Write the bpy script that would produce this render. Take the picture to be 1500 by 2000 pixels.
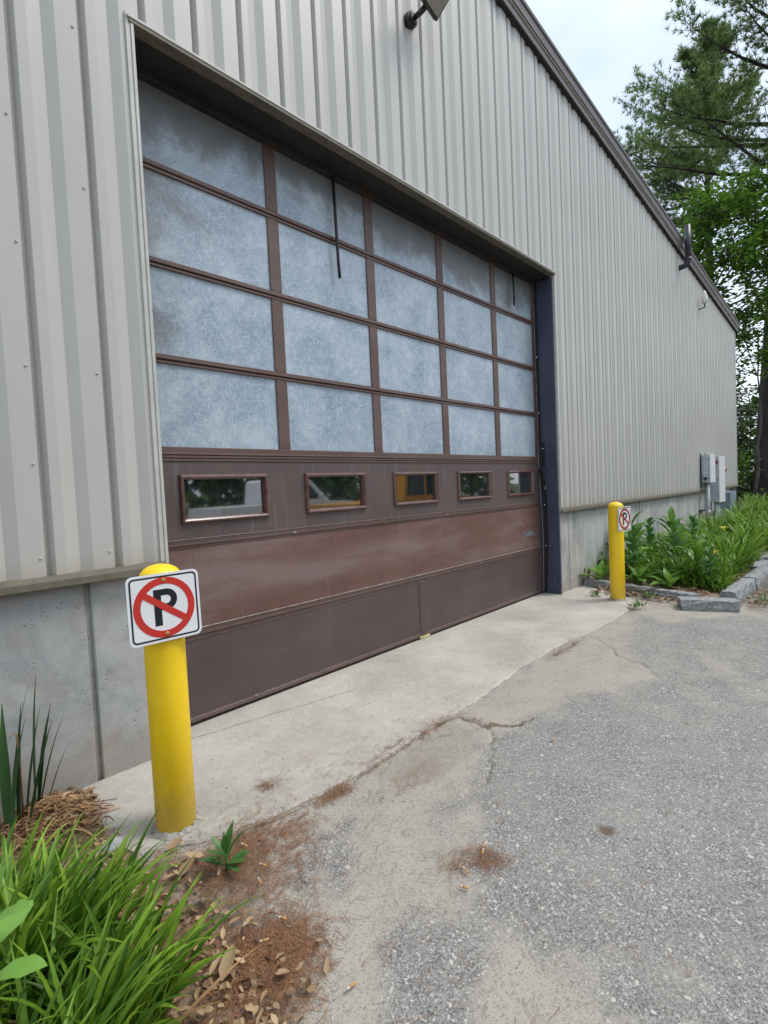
import bpy, math, random
import numpy as np
from mathutils import Vector, Matrix, noise as mnoise
for o in list(bpy.data.objects): bpy.data.objects.remove(o)
scene = bpy.context.scene
COL = scene.collection
R = math.radians

# ------------------------------------------------------------------ camera
CAM = Vector((-1.2507, -3.1147, 1.4335))
yaw, pitch, roll = 0.8058, -0.0446, -0.0468
fwd = Vector((math.sin(yaw)*math.cos(pitch), math.cos(yaw)*math.cos(pitch), math.sin(pitch)))
rt0 = Vector((math.cos(yaw), -math.sin(yaw), 0)); up0 = rt0.cross(fwd)
rt = math.cos(roll)*rt0 + math.sin(roll)*up0
up = -math.sin(roll)*rt0 + math.cos(roll)*up0
cd = bpy.data.cameras.new("camera"); co = bpy.data.objects.new("camera", cd); COL.objects.link(co)
co.matrix_world = Matrix(((rt.x, up.x, -fwd.x, CAM.x), (rt.y, up.y, -fwd.y, CAM.y), (rt.z, up.z, -fwd.z, CAM.z), (0, 0, 0, 1)))
cd.sensor_fit = 'HORIZONTAL'; cd.sensor_width = 36; cd.lens = 36*1003.08/1500
cd.clip_start = 0.05; cd.clip_end = 3000
scene.camera = co

# ------------------------------------------------------------------ light
SUN_AZ = math.atan2(0.74, -0.67)          # sun towards +x -y, measured from +y clockwise
SUN_EL = R(58)
w = bpy.data.worlds.new("World"); scene.world = w; w.use_nodes = True
nt = w.node_tree; N = nt.nodes; L = nt.links
bg = N['Background']; bg.inputs['Strength'].default_value = 0.1
sky = N.new('ShaderNodeTexSky'); sky.sky_type = 'NISHITA'; sky.sun_disc = False
sky.sun_elevation = SUN_EL; sky.sun_rotation = SUN_AZ
tc = N.new('ShaderNodeTexCoord')
mp = N.new('ShaderNodeMapping'); mp.inputs['Scale'].default_value = (1, 1, 2.2)
ns = N.new('ShaderNodeTexNoise'); ns.inputs['Scale'].default_value = 1.7; ns.inputs['Detail'].default_value = 5; ns.inputs['Roughness'].default_value = .5
cr = N.new('ShaderNodeValToRGB')
cr.color_ramp.elements[0].position = .36; cr.color_ramp.elements[0].color = (4.7, 5.5, 6.7, 1)
cr.color_ramp.elements[1].position = .62; cr.color_ramp.elements[1].color = (7.1, 7.6, 8.3, 1)
mx = N.new('ShaderNodeMixRGB'); mx.inputs['Fac'].default_value = .88
L.new(tc.outputs['Generated'], mp.inputs['Vector']); L.new(mp.outputs['Vector'], ns.inputs['Vector'])
L.new(ns.outputs['Fac'], cr.inputs['Fac']); L.new(sky.outputs['Color'], mx.inputs['Color1']); L.new(cr.outputs['Color'], mx.inputs['Color2'])
L.new(mx.outputs['Color'], bg.inputs['Color'])
sd = bpy.data.lights.new("sun", 'SUN'); sd.energy = 1.5; sd.angle = R(22); sd.color = (1, .955, .89)
so = bpy.data.objects.new("sun", sd); COL.objects.link(so)
sv = Vector((0.74*math.cos(SUN_EL)/.9983, -0.67*math.cos(SUN_EL)/.9983, math.sin(SUN_EL)))
so.rotation_euler = sv.to_track_quat('Z', 'Y').to_euler(); so.location = (4, -8, 20)
scene.view_settings.view_transform = 'Standard'; scene.view_settings.look = 'None'
scene.view_settings.exposure = 0.84; scene.view_settings.gamma = 1
scene.cycles.max_bounces = 8; scene.cycles.transparent_max_bounces = 8

# ------------------------------------------------------------------ materials
def newmat(name):
    m = bpy.data.materials.new(name); m.use_nodes = True
    return m, m.node_tree.nodes, m.node_tree.links, m.node_tree.nodes['Principled BSDF']
def tex(N, L, kind, scale, detail=4, rough=.55, vec=None, stretch=None, dist=0, space='Object'):
    t = N.new({'noise': 'ShaderNodeTexNoise', 'vor': 'ShaderNodeTexVoronoi'}[kind])
    t.inputs['Scale'].default_value = scale
    if kind == 'noise':
        t.inputs['Detail'].default_value = detail; t.inputs['Roughness'].default_value = rough; t.inputs['Distortion'].default_value = dist
    c = N.new('ShaderNodeTexCoord'); src = c.outputs[space]
    if stretch:
        mpn = N.new('ShaderNodeMapping'); mpn.inputs['Scale'].default_value = stretch
        L.new(src, mpn.inputs['Vector']); src = mpn.outputs['Vector']
    L.new(src, t.inputs['Vector'])
    return t
def ramp(N, L, src, p0, p1, c0=(0, 0, 0, 1), c1=(1, 1, 1, 1)):
    r = N.new('ShaderNodeValToRGB'); e = r.color_ramp.elements
    e[0].position = p0; e[1].position = p1; e[0].color = c0; e[1].color = c1
    L.new(src, r.inputs['Fac']); return r.outputs['Color']
def mr(N, L, src, a, b, t0=0.0, t1=1.0):
    r = N.new('ShaderNodeMapRange'); r.interpolation_type = 'SMOOTHSTEP'
    for i, v in ((1, a), (2, b), (3, t0), (4, t1)): r.inputs[i].default_value = v
    L.new(src, r.inputs[0]); return r.outputs[0]
def mix(N, L, fac, a, b, mode='MIX'):
    m = N.new('ShaderNodeMixRGB'); m.blend_type = mode
    for i, v in ((0, fac), (1, a), (2, b)):
        if hasattr(v, 'node'): L.new(v, m.inputs[i])
        elif isinstance(v, (int, float)): m.inputs[i].default_value = v
        else: m.inputs[i].default_value = (*v[:3], 1)
    return m.outputs[0]
def math_(N, L, op, a, b=0.0):
    m = N.new('ShaderNodeMath'); m.operation = op
    for i, v in ((0, a), (1, b)):
        if hasattr(v, 'node'): L.new(v, m.inputs[i])
        else: m.inputs[i].default_value = v
    return m.outputs[0]
def bump(N, L, b, src, strength=.3, dist=.01):
    n = N.new('ShaderNodeBump'); n.inputs['Strength'].default_value = strength; n.inputs['Distance'].default_value = dist
    L.new(src, n.inputs['Height']); L.new(n.outputs['Normal'], b.inputs['Normal'])
def pm(name, col, rough=.55, var=.12, scale=6, metal=0, bmp=0, bscale=80, col2=None, spec=.5, stretch=None):
    m, N, L, b = newmat(name)
    t = tex(N, L, 'noise', scale, 6, .6, stretch=stretch)
    c2 = col2 or tuple(c*(1-var*1.6) for c in col)
    c1 = col if col2 else tuple(min(1, c*(1+var)) for c in col)
    f = ramp(N, L, t.outputs['Fac'], .3, .7)
    L.new(mix(N, L, f, c2, c1), b.inputs['Base Color'])
    b.inputs['Roughness'].default_value = rough; b.inputs['Metallic'].default_value = metal; b.inputs['Specular IOR Level'].default_value = spec
    if bmp:
        t2 = tex(N, L, 'noise', bscale, 3); bump(N, L, b, t2.outputs['Fac'], bmp, .004)
    return m
def leafmat(name, dark, light, rough=.5, trans=.25, spec=.4):
    m, N, L, b = newmat(name)
    a = N.new('ShaderNodeAttribute'); a.attribute_name = 'v'
    c = mix(N, L, a.outputs['Fac'], dark, light)
    L.new(c, b.inputs['Base Color']); b.inputs['Roughness'].default_value = rough; b.inputs['Specular IOR Level'].default_value = spec
    if trans:
        t = N.new('ShaderNodeBsdfTranslucent'); L.new(c, t.inputs['Color'])
        ms = N.new('ShaderNodeMixShader'); ms.inputs[0].default_value = trans
        L.new(b.outputs[0], ms.inputs[1]); L.new(t.outputs[0], ms.inputs[2])
        L.new(ms.outputs[0], N['Material Output'].inputs['Surface'])
    return m
M = {}
# painted ribbed siding
def siding_mat():
    m, N, L, b = newmat('painted_siding')
    t = tex(N, L, 'noise', .9, 5, .6); t2 = tex(N, L, 'noise', 3, 6, .65, stretch=(6, 6, .35))
    c = mix(N, L, ramp(N, L, t.outputs['Fac'], .3, .7), (.435, .430, .405), (.48, .474, .448))
    c = mix(N, L, math_(N, L, 'MULTIPLY', ramp(N, L, t2.outputs['Fac'], .52, .8), .22), c, (.40, .38, .33))
    # splash dirt along the lowest few centimetres of the sheets
    g = N.new('ShaderNodeNewGeometry'); s = N.new('ShaderNodeSeparateXYZ'); L.new(g.outputs['Position'], s.inputs[0])
    t3 = tex(N, L, 'noise', 7, 5, .6)
    h = math_(N, L, 'SUBTRACT', s.outputs['Z'], math_(N, L, 'MULTIPLY', t3.outputs['Fac'], .22))
    d = mr(N, L, h, .98, 1.10, 1, 0)
    c = mix(N, L, math_(N, L, 'MULTIPLY', d, .45), c, (.36, .31, .23))
    L.new(c, b.inputs['Base Color']); b.inputs['Roughness'].default_value = .42; b.inputs['Specular IOR Level'].default_value = .45
    return m
M['siding'] = siding_mat()
M['trim_tan'] = pm('tan_trim', (.34, .31, .25), .5, .12, 9)
M['trim_light'] = pm('light_trim', (.50, .50, .46), .45, .08, 9)
M['trim_olive'] = pm('olive_tan_trim', (.135, .12, .085), .6, .2, 14, col2=None)  # dark olive tan for the header and base trims
M['bronze'] = pm('bronze_paint', (.085, .07, .065), .38, .1, 5)
M['closure_shade'] = pm('closure_shade_paint', (.022, .018, .018), .6, .1, 5)
M['soffit'] = pm('brown_soffit', (.026, .021, .018), .6, .2, 5)
M['roof'] = pm('roof_metal', (.12, .10, .09), .5, .1, 3)
M['door_brown'] = None
def door_mat(name, col, scuff, streak):
    m, N, L, b = newmat(name)
    t = tex(N, L, 'noise', 2.2, 6, .6); t2 = tex(N, L, 'noise', 190, 6, .85, stretch=(.45, 1, 1)); t3 = tex(N, L, 'noise', 1.3, 4, .6, stretch=(.55, 1, 3.0))
    c = mix(N, L, ramp(N, L, t.outputs['Fac'], .3, .72), tuple(x*.82 for x in col), tuple(x*1.15 for x in col))
    g = N.new('ShaderNodeNewGeometry'); sp = N.new('ShaderNodeSeparateXYZ'); L.new(g.outputs['Position'], sp.inputs[0])
    # the rub mark: a band about 0.85 m up, strongest towards the left end
    bd = math_(N, L, 'MULTIPLY', mr(N, L, math_(N, L, 'ABSOLUTE', math_(N, L, 'SUBTRACT', sp.outputs['Z'], .86)), .02, .20, 1, 0), mr(N, L, sp.outputs['X'], .6, 3.2, 1, .15))
    wv = math_(N, L, 'ADD', ramp(N, L, t3.outputs['Fac'], .46, .70), math_(N, L, 'MULTIPLY', bd, math_(N, L, 'MULTIPLY', t3.outputs['Fac'], 1.3)))
    f = math_(N, L, 'MULTIPLY', ramp(N, L, t2.outputs['Fac'], .42, .70), math_(N, L, 'MINIMUM', wv, 1.0))
    c = mix(N, L, math_(N, L, 'MULTIPLY', f, scuff), c, (.42, .39, .39))
    t4 = tex(N, L, 'noise', 9, 4, .6, stretch=(2.2, 1, .12))
    c = mix(N, L, math_(N, L, 'MULTIPLY', ramp(N, L, t4.outputs['Fac'], .58, .74), streak), c, (.30, .28, .28))
    t5 = tex(N, L, 'noise', 240, 2)
    c = mix(N, L, math_(N, L, 'MULTIPLY', ramp(N, L, t5.outputs['Fac'], .55, .75), .10), c, (.35, .33, .33))
    L.new(c, b.inputs['Base Color']); b.inputs['Roughness'].default_value = .5; b.inputs['Specular IOR Level'].default_value = .45
    bump(N, L, b, t5.outputs['Fac'], .15, .002)
    return m
M['door_top'] = door_mat('brown_window_section', (.100, .073, .070), .12, .30)
M['door_mid'] = door_mat('faded_brown_section', (.142, .073, .058), .75, .14)
M['door_low'] = door_mat('brown_bottom_section', (.090, .064, .063), .14, .06)
M['door_rail'] = door_mat('brown_rails', (.112, .066, .056), .25, .12)
M['groove'] = pm('black_groove_rubber', (.012, .009, .009), .7)  # near-black, for the door seal, the crack and the unseen backing
M['winframe'] = pm('moulded_window_frame', (.13, .060, .048), .2, .25, 18, spec=1.0)
M['rubber'] = pm('black_rubber', (.012, .012, .013), .55, .2, 12)
def jamb_mat():
    m, N, L, b = newmat('blue_painted_steel')
    t = tex(N, L, 'noise', 4, 6, .6, stretch=(1, 1, .5)); c = mix(N, L, ramp(N, L, t.outputs['Fac'], .3, .7), (.040, .043, .078), (.062, .066, .112))
    g = N.new('ShaderNodeNewGeometry'); sp = N.new('ShaderNodeSeparateXYZ'); L.new(g.outputs['Position'], sp.inputs[0])
    t2 = tex(N, L, 'noise', 70, 5, .75, stretch=(1, 1, .12)); t3 = tex(N, L, 'noise', 5, 4, .6)
    low = mr(N, L, sp.outputs['Z'], .3, 2.2, 1, .1)
    f = math_(N, L, 'MULTIPLY', math_(N, L, 'MULTIPLY', ramp(N, L, t2.outputs['Fac'], .5, .68), ramp(N, L, t3.outputs['Fac'], .48, .62)), low)
    c = mix(N, L, math_(N, L, 'MULTIPLY', f, .7), c, (.20, .17, .24))
    edge = mr(N, L, math_(N, L, 'ADD', sp.outputs['Y'], math_(N, L, 'MULTIPLY', t2.outputs['Fac'], .03)), -.240, -.215, 1, 0)
    c = mix(N, L, math_(N, L, 'MULTIPLY', edge, .5), c, (.24, .22, .27))
    L.new(c, b.inputs['Base Color']); b.inputs['Roughness'].default_value = .5; return m
M['jamb'] = jamb_mat()
M['jamb_edge'] = pm('worn_lavender_edge', (.30, .26, .30), .7, .4, 14, col2=(.12, .10, .15))
M['plate'] = pm('pale_yellow_plate', (.55, .48, .25), .5, .2, 20)
def glass_mat():
    m, N, L, b = newmat('dark_window_glass')
    t = tex(N, L, 'noise', 6, 5, .6, stretch=(4, 1, .5))
    c = mix(N, L, ramp(N, L, t.outputs['Fac'], .45, .75), (.012, .016, .016), (.035, .043, .043))
    L.new(c, b.inputs['Base Color']); b.inputs['Roughness'].default_value = .03
    b.inputs['IOR'].default_value = 3.2
    return m
M['glass'] = glass_mat()
def fibre_mat():
    m, N, L, b = newmat('fibreglass_glazing')
    info = N.new('ShaderNodeObjectInfo')
    fine = None
    for k, (sx, sz, rot) in enumerate(((1, .16, .6), (1, .14, -.45), (.16, 1, .3), (1, .18, .05), (.2, 1, -.35))):
        t = N.new('ShaderNodeTexNoise'); t.inputs['Scale'].default_value = 130; t.inputs['Detail'].default_value = 3
        c = N.new('ShaderNodeTexCoord'); mpn = N.new('ShaderNodeMapping'); mpn.inputs['Scale'].default_value = (sx, 1, sz); mpn.inputs['Location'].default_value = (k*7, 0, k*3)
        rr = N.new('ShaderNodeVectorRotate'); rr.rotation_type = 'Y_AXIS'; rr.inputs['Angle'].default_value = rot
        ds = tex(N, L, 'noise', 14, 2)
        L.new(c.outputs['Object'], rr.inputs['Vector']); L.new(rr.outputs[0], mpn.inputs['Vector'])
        ad = N.new('ShaderNodeVectorMath'); ad.operation = 'MULTIPLY_ADD'
        L.new(ds.outputs['Color'], ad.inputs[0]); ad.inputs[1].default_value = (.012, .012, .012); L.new(mpn.outputs[0], ad.inputs[2])
        L.new(ad.outputs[0], t.inputs['Vector'])
        f = ramp(N, L, t.outputs['Fac'], .55, .72)
        fine = f if fine is None else mix(N, L, 1.0, fine, f, 'LIGHTEN')
    cl = tex(N, L, 'noise', 2.6, 6, .62); cl2 = tex(N, L, 'noise', 10, 5, .65)
    base = mix(N, L, ramp(N, L, cl.outputs['Fac'], .34, .64), (.21, .285, .36), (.47, .56, .63))
    base = mix(N, L, ramp(N, L, cl2.outputs['Fac'], .35, .7), mix(N, L, .35, base, (.12, .175, .25)), base)
    tone = mr(N, L, info.outputs['Random'], 0, 1, .0, .22)
    base = mix(N, L, tone, base, (.15, .20, .25))
    c = mix(N, L, math_(N, L, 'MULTIPLY', fine, .58), base, (.62, .70, .75))
    # brown grime from the top and left edge, soffit shade painted in up top
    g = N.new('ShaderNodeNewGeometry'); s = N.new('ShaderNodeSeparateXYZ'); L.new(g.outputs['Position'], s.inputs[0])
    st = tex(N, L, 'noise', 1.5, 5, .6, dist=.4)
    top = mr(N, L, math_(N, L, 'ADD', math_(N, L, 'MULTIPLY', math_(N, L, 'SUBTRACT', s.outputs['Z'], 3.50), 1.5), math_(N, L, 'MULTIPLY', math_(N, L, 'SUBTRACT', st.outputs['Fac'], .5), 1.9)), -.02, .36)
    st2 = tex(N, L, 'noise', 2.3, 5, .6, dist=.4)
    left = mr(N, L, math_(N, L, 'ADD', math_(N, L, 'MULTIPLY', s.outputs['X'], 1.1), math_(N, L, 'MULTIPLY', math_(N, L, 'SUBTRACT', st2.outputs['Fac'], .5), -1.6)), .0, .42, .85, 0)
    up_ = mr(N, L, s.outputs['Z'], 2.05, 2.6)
    dirt = mix(N, L, 1.0, top, math_(N, L, 'MULTIPLY', left, up_), 'LIGHTEN')  # grime together with the painted soffit shade
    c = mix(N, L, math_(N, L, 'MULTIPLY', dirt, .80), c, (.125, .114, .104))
    L.new(c, b.inputs['Base Color']); b.inputs['Roughness'].default_value = .38; b.inputs['Specular IOR Level'].default_value = .4
    bump(N, L, b, fine, .12, .002)
    return m
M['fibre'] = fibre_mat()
def concrete_mat(name, base, base2, stain, stain_amt, streaky):
    m, N, L, b = newmat(name)
    t = tex(N, L, 'noise', 2.2, 7, .66, dist=.5); t2 = tex(N, L, 'noise', 5.5, 6, .6, dist=.3)
    c = mix(N, L, ramp(N, L, t.outputs['Fac'], .36, .64), base, base2)
    tm = tex(N, L, 'noise', 11, 6, .7, dist=.4)
    c = mix(N, L, math_(N, L, 'MULTIPLY', ramp(N, L, tm.outputs['Fac'], .5, .7), .30), c, (.19, .20, .21))
    c = mix(N, L, math_(N, L, 'MULTIPLY', ramp(N, L, t2.outputs['Fac'], .5, .78), stain_amt), c, stain)
    g = N.new('ShaderNodeNewGeometry'); s = N.new('ShaderNodeSeparateXYZ'); L.new(g.outputs['Position'], s.inputs[0])
    if streaky:
        # lime bloom and rust runs on the stretch right of the door
        t4 = tex(N, L, 'noise', 3.2, 6, .65, stretch=(2.2, 1, .3)); rgt = mr(N, L, s.outputs['X'], 4.6, 5.0)
        c = mix(N, L, math_(N, L, 'MULTIPLY', rgt, math_(N, L, 'MULTIPLY', ramp(N, L, t4.outputs['Fac'], .42, .66), .75)), c, (.60, .59, .56))
        t5 = tex(N, L, 'noise', 2.7, 6, .65, stretch=(2.6, 1, .2))
        c = mix(N, L, math_(N, L, 'MULTIPLY', rgt, math_(N, L, 'MULTIPLY', ramp(N, L, t5.outputs['Fac'], .53, .72), .6)), c, (.27, .20, .13))
        t6 = tex(N, L, 'noise', 4, 5, .6)
        low = mr(N, L, math_(N, L, 'SUBTRACT', s.outputs['Z'], math_(N, L, 'MULTIPLY', t6.outputs['Fac'], .6)), -.25, .06, 1, 0)
        c = mix(N, L, math_(N, L, 'MULTIPLY', low, .5), c, (.24, .19, .14))
    v = tex(N, L, 'vor', 42); pn = tex(N, L, 'noise', 6, 3)
    pit = math_(N, L, 'MULTIPLY', ramp(N, L, v.outputs['Distance'], .10, .22, (1, 1, 1, 1), (0, 0, 0, 1)), ramp(N, L, pn.outputs['Fac'], .50, .60))
    c = mix(N, L, math_(N, L, 'MULTIPLY', pit, .75), c, (.10, .10, .10))
    f = tex(N, L, 'noise', 160, 4, .7)
    c = mix(N, L, math_(N, L, 'MULTIPLY', ramp(N, L, f.outputs['Fac'], .35, .65), .16), c, (.62, .62, .60))
    L.new(c, b.inputs['Base Color']); b.inputs['Roughness'].default_value = .85; b.inputs['Specular IOR Level'].default_value = .25
    h = math_(N, L, 'SUBTRACT', math_(N, L, 'MULTIPLY', f.outputs['Fac'], .3), pit)
    bump(N, L, b, h, .5, .005)
    return m
M['foundation'] = concrete_mat('cast_concrete', (.235, .25, .26), (.42, .43, .43), (.29, .255, .19), .65, True)
M['granite'] = pm('split_granite', (.36, .365, .36), .85, .3, 30, bmp=1.0, bscale=60, col2=(.12, .128, .14))
M['yellow'] = pm('yellow_plastic_sleeve', (.93, .655, .008), .40, .03, 7, spec=.45)
M['yellow_dirty'] = pm('yellow_plastic_dusty', (.92, .655, .010), .45, .04, 5, col2=(.86, .60, .03))
def bollard_mat(name, grime):
    m, N, L, b = newmat(name)
    t = tex(N, L, 'noise', 5, 5, .6); c = mix(N, L, ramp(N, L, t.outputs['Fac'], .35, .65), (.87, .575, .012), (.94, .635, .010))
    g = N.new('ShaderNodeNewGeometry'); sp = N.new('ShaderNodeSeparateXYZ'); L.new(g.outputs['Position'], sp.inputs[0])
    t2 = tex(N, L, 'noise', 16, 6, .7, stretch=(1, 1, .35))
    low = mr(N, L, math_(N, L, 'SUBTRACT', sp.outputs['Z'], math_(N, L, 'MULTIPLY', t2.outputs['Fac'], .55)), -.30, .0, 1, 0)
    c = mix(N, L, math_(N, L, 'MULTIPLY', low, grime), c, (.50, .37, .09))
    c = mix(N, L, math_(N, L, 'MULTIPLY', ramp(N, L, t2.outputs['Fac'], .60, .72), .25*grime), c, (.55, .40, .06))
    v = tex(N, L, 'vor', 34); s2 = N.new('ShaderNodeSeparateColor'); L.new(v.outputs['Color'], s2.inputs[0])
    k = math_(N, L, 'MULTIPLY', math_(N, L, 'GREATER_THAN', s2.outputs[0], .955), ramp(N, L, v.outputs['Distance'], .06, .14, (1, 1, 1, 1), (0, 0, 0, 1)))
    c = mix(N, L, math_(N, L, 'MULTIPLY', k, .8), c, (.25, .16, .03))
    L.new(c, b.inputs['Base Color']); L.new(mr(N, L, t2.outputs['Fac'], .3, .7, .32, .5), b.inputs['Roughness']); bump(N, L, b, t.outputs['Fac'], .06, .01)
    return m
M['yellow'] = bollard_mat('yellow_sleeve_far', .4); M['yellow_dirty'] = bollard_mat('yellow_sleeve', .5)
M['sign_white'] = pm('sign_white', (.72, .73, .75), .35, .05, 8)
M['sign_red'] = pm('sign_red', (.56, .022, .014), .4, .12, 16, col2=(.46, .035, .022))
M['sign_faded_red'] = pm('sign_faded_red', (.33, .04, .045), .4, .15, 16)
M['sign_black'] = pm('sign_black', (.010, .011, .014), .35)
M['rust'] = pm('rusty_bolt', (.36, .20, .05), .6, .4, 40)
M['black_metal'] = pm('black_metal', (.015, .015, .017), .4, .2, 12)
M['vent_black'] = pm('vent_pipe_black', (.030, .033, .05), .4, .15, 6)
M['lens'] = pm('lamp_lens', (.30, .30, .27), .12, .15, 10)
M['box_grey'] = pm('grey_enamel', (.45, .49, .53), .4, .06, 6)
M['box_blue'] = pm('blue_grey_enamel', (.20, .27, .34), .45, .08, 6)
M['pvc'] = pm('grey_conduit', (.44, .48, .50), .45, .1, 8)
M['white_plastic'] = pm('white_plastic', (.70, .70, .62), .4, .05, 8)
M['bark'] = pm('dark_bark', (.035, .028, .024), .9, .4, 5, bmp=.9, bscale=14, stretch=(1, 1, .3))
M['bark_grey'] = pm('grey_bark', (.085, .075, .065), .9, .4, 5, bmp=.8, bscale=14, stretch=(1, 1, .3))
M['needle_green'] = leafmat('pine_needles', (.075, .135, .045), (.25, .36, .10), .6, .5)
M['maple_leaf'] = leafmat('maple_leaves', (.06, .145, .020), (.20, .36, .05), .5, .45)
M['shrub_leaf'] = leafmat('forest_leaves', (.022, .05, .012), (.11, .19, .03), .55, .25)
M['lily'] = leafmat('daylily_blades', (.055, .15, .012), (.27, .45, .045), .42, .38)
M['lily_dark'] = leafmat('daylily_blades_darker', (.05, .135, .012), (.20, .36, .04), .45, .35)  # a darker green than the bright daylily blades
M['iris'] = leafmat('iris_blades', (.028, .075, .022), (.060, .14, .045), .45, .15)
M['broad'] = leafmat('broad_leaves', (.07, .18, .022), (.20, .38, .06), .45, .3)
M['milkweed'] = leafmat('milkweed_leaves', (.17, .36, .06), (.26, .48, .11), .5, .3)
M['weed'] = leafmat('weed_leaves', (.045, .14, .035), (.09, .22, .05), .45, .25)
M['petal'] = leafmat('yellow_petals', (.75, .55, .03), (.85, .70, .12), .5, .3)
M['straw'] = leafmat('dead_straw', (.09, .035, .015), (.52, .31, .15), .7, .1)
M['dry_leaf'] = leafmat('dry_leaves', (.13, .07, .035), (.50, .36, .21), .75, .15)
M['needle_brown'] = leafmat('fallen_needles', (.12, .055, .028), (.33, .165, .08), .8, 0)
M['soil'] = pm('leafy_soil', (.15, .10, .065), .95, .4, 18, bmp=.8, bscale=40, col2=(.27, .20, .14))
M['butt_filter'] = pm('cigarette_filter', (.52, .29, .11), .7, .15, 60)
M['butt_paper'] = pm('cigarette_paper', (.55, .50, .42), .7, .1, 60)
M['stone'] = pm('grey_stone', (.33, .34, .35), .85, .2, 20, bmp=.5)
M['red_pot'] = pm('red_glaze', (.28, .035, .022), .45, .15, 6)
M['truck_yellow'] = pm('truck_yellow', (.70, .33, .03), .3, .03, 2)
M['truck_white'] = pm('truck_white', (.85, .85, .86), .3, .03, 2)
M['truck_glass'] = pm('truck_glass', (.02, .025, .03), .08, .1, 2)
M['tyre'] = pm('tyre', (.02, .02, .02), .8)
M['chrome'] = pm('chrome', (.6, .6, .6), .25, .05, 5, metal=1)

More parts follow.
